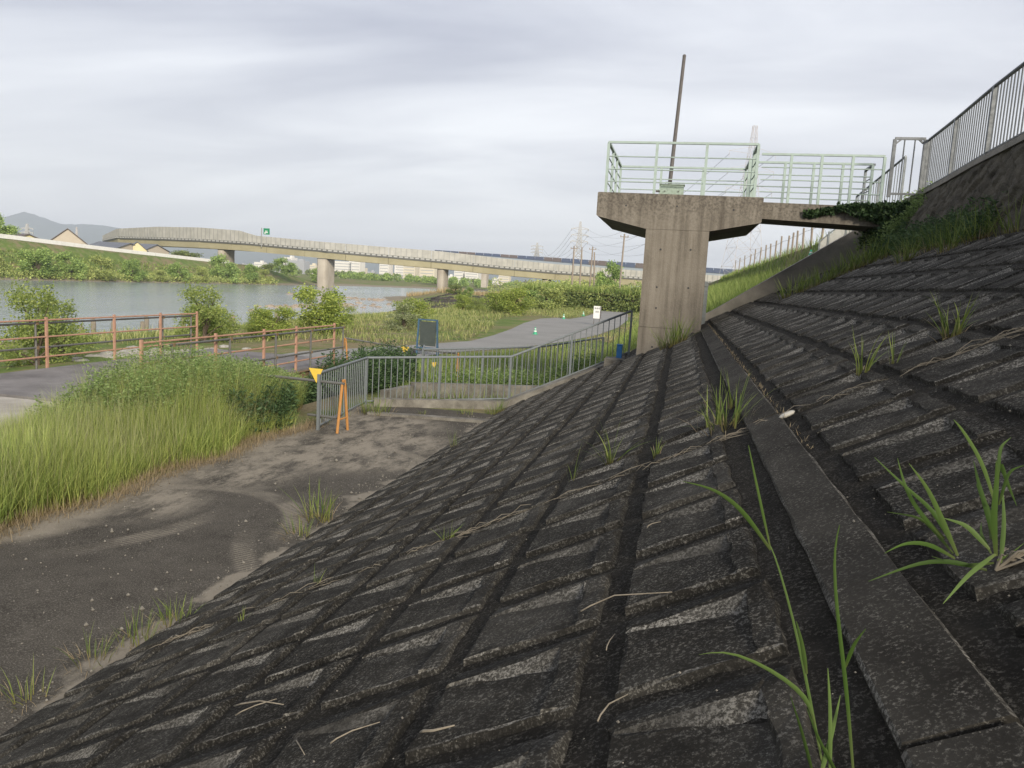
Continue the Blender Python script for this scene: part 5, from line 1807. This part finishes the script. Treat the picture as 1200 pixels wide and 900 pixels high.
# ---- leafy grass in the foreground, ribbon by ribbon: (points, width)
PLANT_A = [
    ([(0.863, 2.143, 2.647), (0.838, 2.128, 2.752), (0.83, 2.117, 2.863), (0.812, 2.095, 2.908)], 0.0202),
    ([(0.846, 2.145, 2.69), (0.854, 2.182, 2.733), (0.839, 2.215, 2.78), (0.83, 2.247, 2.811)], 0.0202),
    ([(0.853, 2.147, 2.691), (0.839, 2.176, 2.756), (0.82, 2.204, 2.821), (0.811, 2.233, 2.877)], 0.0157),
    ([(0.85, 2.158, 2.779), (0.804, 2.148, 2.889), (0.738, 2.13, 2.975), (0.709, 2.112, 3.0)], 0.0112),
    ([(0.845, 2.169, 2.867), (0.854, 2.178, 2.894), (0.878, 2.178, 2.835), (0.908, 2.18, 2.778)], 0.0135),
    ([(0.852, 2.166, 2.835), (0.848, 2.177, 2.93), (0.874, 2.186, 2.956)], 0.0112),
    ([(0.844, 2.141, 2.664), (0.789, 2.159, 2.718), (0.736, 2.171, 2.726)], 0.0157),
    ([(0.842, 2.133, 2.61), (0.756, 2.142, 2.621), (0.683, 2.149, 2.604), (0.563, 2.139, 2.537)], 0.0157),
    ([(0.759, 2.119, 2.635), (0.682, 2.081, 2.679), (0.611, 2.039, 2.686), (0.555, 1.997, 2.664)], 0.0135),
    ([(0.765, 2.121, 2.642), (0.704, 2.09, 2.747), (0.653, 2.058, 2.829), (0.592, 2.021, 2.893)], 0.0157),
    ([(0.76, 2.121, 2.652), (0.707, 2.152, 2.747), (0.645, 2.173, 2.79), (0.554, 2.193, 2.868)], 0.0135),
    ([(0.727, 2.118, 2.684), (0.656, 2.11, 2.749), (0.615, 2.108, 2.811), (0.589, 2.111, 2.887)], 0.0135),
    ([(0.752, 2.119, 2.647), (0.679, 2.149, 2.726), (0.595, 2.166, 2.727)], 0.0135),
    ([(0.862, 2.144, 2.654), (0.777, 2.069, 2.614), (0.701, 1.993, 2.555)], 0.0135),
    ([(0.866, 2.142, 2.636), (0.895, 2.149, 2.649), (0.929, 2.16, 2.685)], 0.0112),
    ([(0.849, 2.141, 2.653), (0.829, 2.172, 2.695), (0.841, 2.208, 2.716)], 0.009),
    ([(0.858, 2.16, 2.78), (0.864, 2.148, 2.875), (0.894, 2.132, 2.897)], 0.009),
    ([(0.858, 2.139, 2.629), (0.797, 2.178, 2.597), (0.736, 2.221, 2.602)], 0.0112),
    ([(0.875, 2.143, 2.63), (0.897, 2.211, 2.722), (0.906, 2.274, 2.801)], 0.0135),
]
PLANT_B = [
    ([(0.397, 1.466, 2.392), (0.366, 1.484, 2.582), (0.337, 1.47, 2.696), (0.31, 1.459, 2.837), (0.314, 1.444, 2.896)], 0.0084),
    ([(0.369, 1.511, 2.594), (0.37, 1.471, 2.662), (0.376, 1.431, 2.712)], 0.0101),
    ([(0.32, 1.485, 2.48), (0.308, 1.493, 2.525), (0.253, 1.492, 2.566), (0.149, 1.481, 2.612), (0.09, 1.47, 2.595)], 0.0135),
    ([(0.35, 1.477, 2.374), (0.312, 1.515, 2.513), (0.284, 1.552, 2.626), (0.232, 1.588, 2.773), (0.216, 1.615, 2.797)], 0.0067),
    ([(0.208, 1.506, 2.813), (0.147, 1.498, 2.89), (0.091, 1.485, 2.928), (0.03, 1.468, 2.94)], 0.0118),
    ([(0.206, 1.506, 2.821), (0.166, 1.489, 2.951), (0.144, 1.466, 3.023)], 0.0051),
    ([(0.358, 1.479, 2.375), (0.347, 1.491, 2.508), (0.334, 1.496, 2.595)], 0.0084),
    ([(0.328, 1.472, 2.373), (0.288, 1.431, 2.489), (0.252, 1.387, 2.582)], 0.0084),
    ([(0.296, 1.493, 2.578), (0.278, 1.472, 2.646), (0.259, 1.449, 2.7)], 0.0101),
    ([(0.376, 1.475, 2.381), (0.331, 1.481, 2.449), (0.301, 1.481, 2.514)], 0.0101),
    ([(0.337, 1.474, 2.373), (0.355, 1.495, 2.463), (0.366, 1.512, 2.536)], 0.0101),
]


def ribbon_plant(pos, leaves, label, seed, lift=0.0):
    t = thing('leafy_grass', pos, label, 'grass tuft')
    gg = np.random.default_rng(seed)
    for pts, w in leaves:
        P = np.array(pts) + np.array([-SN, 0, CS]) * lift
        n = 12
        tt = np.linspace(0, len(P) - 1, n)
        # smooth the polyline
        C = np.column_stack([np.interp(tt, np.arange(len(P)), P[:, i]) for i in range(3)])
        for _ in range(3):
            C[1:-1] = (C[:-2] + 2 * C[1:-1] + C[2:]) / 4
        ax = C[-1] - C[0]
        side = np.cross(ax, np.array([0.2, 1.0, 0.25]) + gg.normal(0, 0.35, 3))
        side /= np.linalg.norm(side)
        nrm = np.cross(side, ax / np.linalg.norm(ax))
        V, T, F = [], [], []
        for i in range(n):
            q = i / (n - 1)
            ww = w * 0.4 * min(1, 0.45 + q * 2.2) * (1 - q ** 2.4) + 0.0006
            V += [C[i] - side * ww + nrm * ww * 0.35, C[i], C[i] + side * ww + nrm * ww * 0.35]
            T += [0.12 + 0.88 * q] * 3
        for i in range(n - 1):
            b = i * 3
            F += [(b, b + 1, b + 4, b + 3), (b + 1, b + 2, b + 5, b + 4)]
        link('leaf', np_mesh('leaf', np.array(V), [np.array(F)], 'grass_fresh', {'tip': T, 'rnd': np.full(len(V), gg.uniform(0, 1))}, smooth=True), t)
    return t


pA = ribbon_plant((0.86, 2.16, 2.61), PLANT_A, 'large leafy grass plant on the right side of the slope', 5, 0.02)
pB = ribbon_plant((0.36, 1.48, 2.37), PLANT_B, 'tall leafy grass stems rising at the bottom edge beside the beam', 6)
rt = MB()
for k in range(16):
    a = rnd.uniform(-0.5, 0.9)
    L = rnd.uniform(0.05, 0.2)
    b = Vector((0.86, 2.15, 2.625))
    e = S(0.43 + math.cos(a) * L, 2.15 + math.sin(a) * L * 0.6, rnd.uniform(0.01, 0.05))
    m_ = b.lerp(e, 0.5) + Vector((0, 0, rnd.uniform(0, .03)))
    rt.tube([b, m_, e], [0.004, 0.003, 0.0015], 5)
rt.build('dry_roots', 'twig', pA)

# ---- twigs, chips and the line of dead roots in the joint
TW = [((-0.8, 2.77), (-0.66, 2.8), (-0.43, 2.67), 0.006, 'long pale dry twig lying across the wide joint'), ((-0.65, 2.35), (-0.64, 2.4), (-0.63, 2.46), 0.004, 'short straight straw piece in the wide joint'),
      ((-0.63, 1.92), (-0.6, 1.98), (-0.55, 2.02), 0.005, 'bent brown twig at the bottom of the wide joint'), ((-1.27, 2.16), (-1.21, 2.13), (-1.14, 2.14), 0.010, 'thick broken stick at the bottom edge of the slope'),
      ((-2.6, 2.99), (-2.4, 2.92), (-2.2, 2.80), 0.008, 'pale stick lying low on the left slope'), ((-2.5, 2.86), (-2.4, 2.88), (-2.3, 2.9), 0.006, 'shorter stick crossing the pale one on the left slope'),
      ((-1.68, 2.28), (-1.6, 2.31), (-1.5, 2.33), 0.006, 'forked dark twig near the bottom left of the slope'), ((-0.57, 3.59), (-0.54, 3.6), (-0.5, 3.61), 0.006, 'small pale splinter right of the wide joint'),
      ((-1.89, 2.39), (-1.83, 2.32), (-1.77, 2.25), 0.005, 'small bleached twig at the bottom left edge')]
for a, b, c, r, lb in TW:
    tag(MB().tube([S(*a, 0.028), S(a[0] * .7 + b[0] * .3, a[1] * .7 + b[1] * .3, 0.034), S(*b, 0.036), S(*c, 0.028)], [r * .5, r * .5, r * 0.45, r * 0.25], 6).build('twig', 'twig', smooth=True), lb, 'twig')
cm = MB()
cm.lathe([(0.0, 0.0), (0.03, 0.004), (0.036, 0.016), (0.028, 0.028), (0.0, 0.032)], (0, 0, 0), 9)
ch = cm.build('stone_chip', 'chip', smooth=True)
ch.location = S(0.31, 5.08, 0.01)
ch.rotation_euler = (0, -TH, 0.3)
ch.scale = (1.6, 0.8, 0.8)
tag(ch, 'elongated white chip lying beside the beam', 'stone')
gg = np.random.default_rng(77)
dj = MB()
for k in range(120):
    v = gg.choice([-4.6, -3.3, -2.2, -2.0, -1.2, -0.7, -0.2, 0.3, 1.2, 1.7]) + gg.normal(0, 0.28)
    u = 5.17 + gg.normal(0, 0.03) + 0.03 * math.sin(v * 3)
    L = gg.uniform(0.08, 0.34)
    a = gg.normal(0, 0.18)
    h0 = -0.012 + abs(gg.normal(0, 0.014))
    dj.tube([S(v, u, h0), S(v + L * .5, u + L * .5 * math.sin(a) + gg.normal(0, .012), h0 + gg.uniform(0, 0.03)), S(v + L, u + L * math.sin(a), h0)], [0.0016, 0.0028, 0.001], 4)
tag(dj.build('dead_roots', 'twig'), 'line of dead pale roots filling the expansion joint across the slope', 'roots', kind='stuff')
pb = MB()
for k in range(2600):
    v, u = gg.uniform(-5.2, 4.2), 1.2 + gg.exponential(3.2)
    r = 0.0012 + gg.exponential(0.0011)
    c = S(v, min(u, 20), -0.016 if gg.uniform() < .5 else 0.024)
    pb.add([c + Vector((r, 0, 0)), c + Vector((0, r, 0)), c + Vector((-r, 0, 0)), c + Vector((0, -r, 0)), c + Vector((0, 0, r)), c + Vector((0, 0, -r))],
           [(0, 1, 4), (1, 2, 4), (2, 3, 4), (3, 0, 4), (1, 0, 5), (2, 1, 5), (3, 2, 5), (0, 3, 5)])
tag(pb.build('grit', 'curb'), 'scattered pale grit on the slope', 'gravel', kind='stuff')
ag = MB()
for k in range(3600):
    t = gg.uniform()
    x = -7.6 + gg.exponential(0.35) if t < .4 else (X_TOE - gg.exponential(0.3) if t < .7 else gg.uniform(-7.5, X_TOE))
    if not -7.7 < x < X_TOE:
        continue
    y = gg.uniform(1.5, 17.8)
    r = 0.003 + gg.exponential(0.004)
    c = Vector((x, y, 0.018 + r * 0.3))
    ag.add([c + Vector((r, 0, 0)), c + Vector((0, r * .8, 0)), c + Vector((-r * .9, 0, 0)), c + Vector((0, -r, 0)), c + Vector((0, 0, r * .8)), c + Vector((0, 0, -r))],
           [(0, 1, 4), (1, 2, 4), (2, 3, 4), (3, 0, 4), (1, 0, 5), (2, 1, 5), (3, 2, 5), (0, 3, 5)])
tag(ag.build('apron_gravel', 'curb'), 'loose gravel scattered over the apron and its edges', 'gravel', kind='stuff')
# moss and grass in the beam edge joint
n = 500
uu = gg.uniform(4.0, 20, n)
vv = 0.285 + gg.normal(0, 0.01, n)
P = np.array([S(v, u, 0.02) for v, u in zip(vv, uu)])
stuff('joint_moss', blade_mesh('joint_moss', P, gg.uniform(0.01, 0.05, n), np.full(n, 0.005), 'grass_straw', 0.6, 0.5, 2, 88), 'dry moss line along the upper edge of the beam', 'moss')

# ---- ivy over the bank end of the footbridge
iv = thing('ivy', (4.2, 19.9, 5.3), 'dark ivy spilling over the bank end of the footbridge', 'ivy')
pts = []
for k in range(4200):
    t = gg.uniform(0, 1) ** 0.7
    x = 3.5 + 1.5 * t
    zt = 5.62 - 0.02 + 0.14 * t * gg.uniform(-1, 1)
    drop = (0.08 + 0.42 * t) * gg.uniform(0, 1) ** 1.2
    pts.append((x + gg.normal(0, .05), 19.95 - gg.uniform(0, 0.14) - 0.15 * t * gg.uniform(0, 1), zt - drop))
for k in range(2200):      # fall of ivy in front of the abutment
    t, s = gg.uniform(0, 1), gg.uniform(0, 1)
    x = 4.35 + 0.75 * t + gg.normal(0, .05)
    pts.append((x, 19.7 + 2.3 * gg.uniform(0, 1) - 0.5 * s, 5.55 - (5.55 - 4.75) * s + gg.normal(0, .04)))
for k in range(700):       # trailing runners
    t = gg.uniform(0, 1)
    pts.append((2.75 + 0.8 * t, 19.97 - gg.uniform(0, 0.05), 5.36 + 0.16 * t + gg.normal(0, .025)))
link('leaves', leaf_mesh('leaves', np.array(pts), 0.085, 'leaf_ivy', 0.85, 71, 0.6), iv)
st_ = MB()
for k in range(7):
    x0 = 4.6 + 0.07 * k
    st_.tube([(x0, 19.92, 4.9), (x0 - 0.3, 19.94, 5.4), (x0 - 0.8 - 0.08 * k, 19.95, 5.45 + 0.03 * (k % 3)), (x0 - 1.3, 19.96, 5.4)], 0.008, 5)
st_.build('vines', 'bark', iv)
n = 380
q = np.column_stack([gg.uniform(4.4, 5.5, n), gg.uniform(19.2, 21.8, n)])
stuff('abutment_weeds', weeds('abutment_weeds', np.column_stack([q, np.interp(q[:, 0], [4.4, 5.5], [4.6, 5.75])]), gg.uniform(0.2, 0.5, n), 'grass_weed', 73, 0.08, 20), 'weeds at the bank end of the footbridge', 'weeds')


n = 420
q = np.column_stack([gg.uniform(4.25, 4.75, n), gg.uniform(13.0, 20.0, n)])
stuff('wall_foot_weeds', weeds('wall_foot_weeds', np.column_stack([q, np.interp(q[:, 0], [4.25, 4.75], [4.3, 4.75])]), gg.uniform(0.15, 0.45, n), 'weed_dark', 79, 0.07, 22), 'dark leafy weeds mixed along the foot of the steep wall', 'weeds')


# ------------------------------------------------------------------ shrubs and trees
def crown_points(n, lobes, seed, shell=0.55, flat=0.8):
    """points through lobes: list of (x,y,z,r) in unit space"""
    g = np.random.default_rng(seed)
    L = np.array(lobes)
    w = L[:, 3] ** 2
    idx = g.choice(len(L), n, p=w / w.sum())
    d = g.normal(0, 1, (n, 3))
    d /= np.linalg.norm(d, axis=1)[:, None]
    r = (shell + (1 - shell) * g.uniform(0, 1, n) ** 0.6) * (0.8 + 0.35 * np.sin(d[:, 0] * 7 + idx) * np.sin(d[:, 2] * 6 + d[:, 1] * 5))
    P = L[idx, :3] + d * (L[idx, 3] * r)[:, None]
    return P


def make_lobes(k, seed, w=1.0, h=1.0, low=0.12):
    g = np.random.default_rng(seed)
    out = []
    for i in range(k):
        t = g.uniform(0, 1)
        a = g.uniform(0, 2 * np.pi)
        z = low + (0.86 - low) * t
        rr = 0.36 * math.sqrt(max(0.05, 1 - ((z - 0.4) / 0.62) ** 2)) * g.uniform(0.3, 1)
        out.append((w * rr * math.cos(a), w * rr * math.sin(a), h * z, g.uniform(0.11, 0.22)))
    return out


def tree_meshes(seed, leaves, leaf, mat, k=16, low=0.12, airy=False):
    lob = make_lobes(k, seed, low=low)
    P = crown_points(leaves, lob, seed + 1, 0.2 if airy else 0.5)
    P = P[P[:, 2] > 0.01]
    crown = leaf_mesh('crown', P, leaf, mat, 0.5, seed + 2, 0.2)
    tr = MB()
    tr.tube([(0, 0, -0.05), (0.01, 0, 0.2), (0.0, 0.02, 0.5)], [0.028, 0.02, 0.01], 7)
    for i, (x, y, z, r) in enumerate(lob[:10]):
        z0 = min(0.35, z * 0.5)
        tr.tube([(0, 0, z0 * 0.6), (x * 0.5, y * 0.5, (z0 + z) * 0.5), (x, y, z)], [0.013, 0.008, 0.003], 5)
    return crown, tr.mesh('trunk', 'bark')


KINDS = {
    'bank_a': tree_meshes(201, 5200, 0.05, 'leaf_bank', 18, 0.1),
    'bank_b': tree_meshes(211, 5200, 0.05, 'leaf_bank', 20, 0.06),
    'bank_c': tree_meshes(221, 5000, 0.052, 'leaf_bank2', 18, 0.06),
    'willow': tree_meshes(231, 5600, 0.034, 'leaf_willow', 24, 0.05, True),
    'bright': tree_meshes(241, 6500, 0.04, 'leaf_bright', 20, 0.05),
    'pale': tree_meshes(251, 4200, 0.04, 'leaf_pale', 18, 0.08, True),
    'hedge': tree_meshes(261, 5200, 0.05, 'leaf_hedge', 20, 0.06),
    'brown': tree_meshes(271, 4200, 0.05, 'leaf_brown', 16, 0.06),
}


def tree(name, kind, at, w, h, label, cat='bush', group=None, rz=None):
    t = thing(name, at, label, cat, group)
    rz = rnd.uniform(0, 6.28) if rz is None else rz
    for nm, me in zip(('crown', 'trunk'), KINDS[kind]):
        o = link(nm, me, t)
        o.matrix_parent_inverse = Matrix.Identity(4)
        o.rotation_euler = (0, 0, rz)
        o.scale = (w * 1.05, w * 1.05, h * 1.02)
    return t


FB = 'bushes along the far bank'
for x, y, w, h, kind, lb in [
        (-150, 154, 15.5, 9.6, 'bank_a', 'largest rounded green bush on the far bank'), (-150, 164, 10.5, 9.4, 'bank_b', 'green bush on the far bank right beside the largest'),
        (-149, 173, 11, 9.2, 'bank_c', 'yellow green bush on the far bank, third from left'), (-149, 184, 9.5, 8.4, 'bank_a', 'darker rounded bush in the middle of the far bank'),
        (-149, 196, 7, 5.0, 'bank_c', 'small low bush on the far bank below the houses'), (-150, 206, 10.5, 8.0, 'bank_b', 'dense bush on the far bank below the brown grass'),
        (-149, 216, 9, 7.4, 'bank_c', 'mixed bush on the far bank left of the tallest'), (-151, 232, 13.5, 13.0, 'bank_b', 'tallest bush on the far bank before the bridge pier'),
        (-150, 246, 11, 9.5, 'bank_a', 'bright bush at the end of the far bank'), (-152, 143, 10, 6.4, 'bank_c', 'low bush on the far bank at the left frame edge'),
        (-150, 128, 12, 8, 'bank_b', 'far bank bush just outside the left frame edge'), (-153, 260, 9, 7, 'bank_c', 'bush at the foot of the far bank end, below the bridge'),
        (-166, 300, 15, 10.5, 'bank_b', 'wide tree clump beneath the bridge left of its first pier'), (-158, 312, 13, 9.5, 'bank_a', 'rounded tree just left of the first bridge pier'), (-178, 306, 13, 8, 'hedge', 'dark small tree left of the clump beneath the bridge')]:
    tree('bank_bush', kind, (x, y, float(gz(x, y)) - 0.2), w * 0.8, h * 0.72, lb, 'bush', FB)
tree('levee_tree', 'bank_b', (-171, 163, 6.3), 10, 7.5, 'green tree on the levee crest at the left frame edge', 'tree')
tree('levee_tree', 'hedge', (-172, 240, 3.0), 15, 5.6, 'olive tree standing behind the levee wall under the bridge', 'tree')
# low scrub at the water line of the far bank
pts = []
for k in range(9000):
    y = gg.uniform(110, 262)
    x = float(shore_far(y)) - gg.uniform(0.2, 5.5)
    pts.append((x, y, 0))
P = np.array(pts)
P[:, 2] = gz(P[:, 0], P[:, 1]) + gg.uniform(0, 1.7, len(P))
stuff('bank_scrub', leaf_mesh('bank_scrub', P, 0.55, 'leaf_bank2', 0.5, 91, 0.1), 'low yellow green scrub along the far waterline', 'scrub')
P = np.column_stack([gg.uniform(-160.5, -151, 9000), gg.uniform(70, 262, 9000), np.zeros(9000)])
P[:, 2] = gz(P[:, 0], P[:, 1])
stuff('levee_grass', blade_mesh('levee_grass', P, gg.uniform(0.3, 0.9, 9000), np.full(9000, 0.35), 'grass_bank', 0.3, 0.4, 2, 92), 'grass on the face of the far levee', 'grass')

for nm, kind, x, y, w, h, lb in [
        ('willow_bush', 'willow', -20.2, 20.6, 3.0, 2.9, 'airy willow bush behind the rusty railing at left'), ('willow_bush', 'willow', -21.6, 23.0, 2.6, 2.4, 'second willow bush just behind the railing bush'),
        ('willow_bush', 'willow', -23.2, 19.4, 2.6, 2.3, 'willow bush at the left frame edge behind the railing'),
        ('willow_bush', 'willow', -22.6, 33.0, 3.7, 3.1, 'tall loose willow bush at the end of the river railing'), ('willow_bush', 'bright', -24.5, 36.0, 3.0, 1.9, 'low green bush just right of the loose willow'),
        ('riverside_bush', 'bright', -20.0, 40.0, 3.9, 3.0, 'bright round bush beyond the walkway end'), ('riverside_bush', 'bright', -21.0, 36.5, 3.2, 1.9, 'low spreading bright bush left of the round one'),
        ('riverside_bush', 'willow', -21.3, 45.5, 2.8, 1.7, 'small olive bush right of the bright round bush'), ('riverside_bush', 'willow', -22.8, 38.0, 2.2, 1.6, 'small darker bush behind the low spreading one'),
        ('riverside_bush', 'pale', -17.6, 47.0, 3.2, 1.9, 'pale silvery bush left of the notice board'), ('riverside_bush', 'bright', -19.2, 53.0, 3.4, 2.2, 'green bush behind the pale silvery one'),
        ('riverside_bush', 'bright', -27.8, 96.0, 3.6, 2.5, 'yellow green bush on the dark mound above the board'), ('riverside_bush', 'willow', -25.0, 93.0, 3.4, 2.0, 'olive bush right of the mound bush'),
        ('riverside_bush', 'bright', -20.6, 86.0, 4.6, 2.8, 'large bright bush left end of the road bend'), ('riverside_bush', 'bright', -17.6, 81.0, 5.2, 3.2, 'large bright bush beside the road bend'),
        ('riverside_bush', 'bank_c', -17.0, 98.0, 6.0, 3.4, 'tall green bush behind the road bend'), ('riverside_bush', 'bank_b', -20.0, 106.0, 5.0, 2.8, 'darker bush behind the large bright ones'),
        ('riverside_bush', 'hedge', -46.0, 152.0, 4.2, 2.4, 'small dark bush at the foot of the second bridge pier'), ('riverside_bush', 'bank_b', -42.0, 148.0, 3.2, 2.0, 'small green bush right of the pier foot bush')]:
    tree(nm, kind, (x, y, float(gz(x, y)) - 0.1), w, h, lb, 'bush')

# hedge bank behind the road
HG = 'overgrown hedge bushes behind the road'
for i, x in enumerate(np.linspace(-17.5, -1.0, 9)):
    tree('hedge_bush', 'hedge' if i % 3 else 'bank_c', (x, 116 + rnd.uniform(-3, 3), -0.2), rnd.uniform(4.6, 6.2), rnd.uniform(3.1, 3.9) + 0.09 * i,
         ['first', 'second', 'third', 'fourth', 'fifth', 'sixth', 'seventh', 'eighth', 'ninth'][i] + ' bush from the left in the overgrown hedge behind the road', 'bush', HG)
P = np.column_stack([gg.uniform(-20, 1, 9000), gg.uniform(110, 124, 9000), gg.uniform(0, 2.6, 9000)])
stuff('hedge_tangle', leaf_mesh('hedge_tangle', P, 0.34, 'leaf_hedge', 0.5, 95, 0.2), 'tangled greenery filling the hedge behind the road', 'scrub')
P = np.column_stack([gg.uniform(-24, 2, 5000), gg.uniform(112, 125, 5000), np.full(5000, 2.4)])
stuff('hedge_top_grass', blade_mesh('hedge_top_grass', P, gg.uniform(0.6, 1.7, 5000), np.full(5000, 0.12), 'grass_bank', 0.3, 0.5, 2, 96), 'bright vines topping the hedge', 'scrub')
tree('roadside_tree', 'bank_b', (-14.0, 142, 1.0), 6.0, 7.4, 'round dark tree between the utility poles', 'tree')


# woods that read as one mass below the bridge
def wood(name, poly, n, leaf, hlo, hhi, mat, label, seed):
    g = np.random.default_rng(seed)
    c = poly_points(poly, 60, g)
    hts = g.uniform(hlo, hhi, 60)
    k = g.integers(0, 60, n)
    d = g.normal(0, 1, (n, 3))
    d /= np.linalg.norm(d, axis=1)[:, None]
    r = hts[k] * 0.55 * (0.5 + 0.5 * g.uniform(0, 1, n) ** 0.5)
    P = np.column_stack([c[k], hts[k] * 0.5]) + d * np.column_stack([r, r, r * 0.9])
    P[:, 2] = np.maximum(P[:, 2], 0.1) + gz(P[:, 0], P[:, 1])
    stuff(name, leaf_mesh(name, P, leaf, mat, 0.55, seed, 0.2), label, 'wood')


wood('far_wood', [(-215, 440), (-130, 470), (-100, 500), (-110, 540), (-240, 520)], 15000, 1.0, 3, 5.5, 'leaf_bank', 'belt of trees across the water below the city', 301)
wood('far_wood', [(-96, 480), (-60, 540), (-80, 580), (-120, 560)], 8000, 1.0, 3, 5.5, 'leaf_brown', 'brownish thicket in the tree belt below the city', 302)
wood('far_wood', [(-84, 330), (-20, 330), (10, 380), (-80, 390)], 15000, 0.9, 4, 8, 'leaf_bank2', 'light green wood right of the second bridge pier', 303)
wood('far_wood', [(-44, 225), (-22, 190), (-6, 240), (-20, 270), (-48, 268)], 15000, 0.7, 3.2, 6.2, 'leaf_bank2', 'low wood in front of the bridge on the near bank', 304)
wood('far_wood', [(-420, 560), (-120, 700), (-60, 720), (-100, 800), (-450, 700)], 12000, 1.5, 4, 6, 'leaf_hedge', 'distant dark trees under the city skyline', 306)

# ------------------------------------------------------------------ stones, mound, person
M['rock_dark'] = m_concrete('dark_debris', (0.025, 0.022, 0.02), (0.075, 0.068, 0.06), 1.5)
M['rock_tan'] = m_concrete('tan_gravel_rock', (0.2, 0.16, 0.12), (0.36, 0.3, 0.23), 1.0)
M['rock_pale'] = m_concrete('pale_rubble', (0.2, 0.19, 0.17), (0.36, 0.345, 0.315), 1.5)


def rock_mesh(seed):
    g = np.random.default_rng(seed)
    m = MB()
    n, r_ = 9, 5
    prof = [(0.02, -0.5), (0.8, -0.35), (1.0, 0.0), (0.75, 0.4), (0.02, 0.6)]
    m.lathe(prof, (0, 0, 0), n)
    m.v = [(x * g.uniform(.75, 1.2), y * g.uniform(.75, 1.2), z * g.uniform(.7, 1.25)) for x, y, z in m.v]
    return m


def rocks(name, spots, mat, label):
    m = MB()
    for i, (x, y, z, s) in enumerate(spots):
        b = rock_mesh(400 + i % 12)
        a = rnd.uniform(0, 6)
        ca, sa = math.cos(a), math.sin(a)
        m.add([(x + s * (p * ca - q * sa), y + s * (p * sa + q * ca), z + s * .6 * r) for p, q, r in b.v], b.f)
    tag(m.build(name, mat), label, 'stones', kind='stuff')


rocks('rock_bar', [(-58 + gg.normal(0, 3.0), 118 + gg.normal(0, 9), -2.25, gg.uniform(0.3, 0.9)) for _ in range(70)], 'rock_tan', 'tan rocks breaking the water surface near the bank')
rocks('rock_bar', [(-72 + gg.normal(0, 9.0), 165 + gg.normal(0, 7), -2.3, gg.uniform(0.3, 0.9)) for _ in range(90)], 'rock_tan', 'farther gravel bar in midstream')
rocks('debris_mound', [(x, y, float(gz(x, y)), gg.uniform(0.4, 1.2)) for x, y in zip(gg.normal(-42, 4.5, 190), gg.normal(132, 12, 190))], 'rock_dark', 'dark rocky mound at the water edge')
rocks('rubble', [(x, y, float(gz(x, y)), gg.uniform(0.12, 0.4)) for x, y in zip(gg.normal(-20.0, 0.9, 60), gg.normal(26, 1.6, 60))], 'rock_pale', 'white rubble on the bank behind the rusty railing')
# old timber piles in the shallows
for i in range(16):
    x, y = -43.5 + rnd.uniform(-0.8, 0.8), 46 + i * 2.1 + rnd.uniform(-0.5, .5)
    h = rnd.uniform(0.5, 1.1)
    tag(MB().tube([(x, y, -3.2), (x + rnd.uniform(-.1, .1), y, -2.2 + h * .7), (x, y, -2.2 + h)], [0.2, 0.19, 0.15], 7).build('timber_pile', 'twig'), ORD[i] + ' old timber pile in the shallows, counted from the left', 'pile', 'timber piles in the shallows')

pn = thing('person', (-56.0, 190, float(gz(-56.0, 190))), 'tiny figure in dark clothing standing on the mound by the water', 'person')
pz = float(gz(-56.0, 190)) - 0.02
b = bpy.data.meshes.new('body')
vv_ = [(0, 0, .95), (0, 0, 1.15), (0, 0, 1.42), (0, 0, 1.52), (0, 0, 1.68), (-.2, 0, 1.4), (-.27, .03, 1.12), (-.25, -.06, .88), (.2, 0, 1.4), (.27, .03, 1.12), (.2, -.12, .95), (-.1, 0, .9), (-.12, -.02, .5), (-.12, 0, .06), (-.12, -.14, .03), (.1, 0, .9), (.12, -.02, .5), (.12, 0, .06), (.12, -.14, .03)]
ee_ = [(0, 1), (1, 2), (2, 3), (3, 4), (2, 5), (5, 6), (6, 7), (2, 8), (8, 9), (9, 10), (0, 11), (11, 12), (12, 13), (13, 14), (0, 15), (15, 16), (16, 17), (17, 18)]
b.from_pydata([(x - 56.0, y + 190, z + pz) for x, y, z in vv_], ee_, [])
b.materials.append(M['person_cloth'])
bo = link('body', b, pn)
sk = bo.modifiers.new('skin', 'SKIN')
rr_ = [.15, .16, .17, .06, .1, .07, .055, .045, .07, .055, .045, .1, .075, .05, .045, .1, .075, .05, .045]
for sv, r in zip(b.skin_vertices[0].data, rr_):
    sv.radius = (r, r)
b.skin_vertices[0].data[0].use_root = True
ss = bo.modifiers.new('smooth', 'SUBSURF')
ss.levels = ss.render_levels = 1

# ------------------------------------------------------------------ air
hz = bpy.data.materials.new('haze_air')
hz.use_nodes = True
hz.node_tree.nodes.clear()
ho = hz.node_tree.nodes.new('ShaderNodeOutputMaterial')
hv = hz.node_tree.nodes.new('ShaderNodeVolumePrincipled')
hv.inputs['Color'].default_value = (0.80, 0.88, 1.0, 1)
hv.inputs['Density'].default_value = 1.8e-4
hz.node_tree.links.new(hv.outputs[0], ho.inputs['Volume'])
M['haze'] = hz
hb_ = MB().box((0, 4000, 190), (19000, 11000, 390)).build('haze', 'haze')
tag(hb_, 'thin pale haze over the whole landscape', 'haze', kind='stuff')
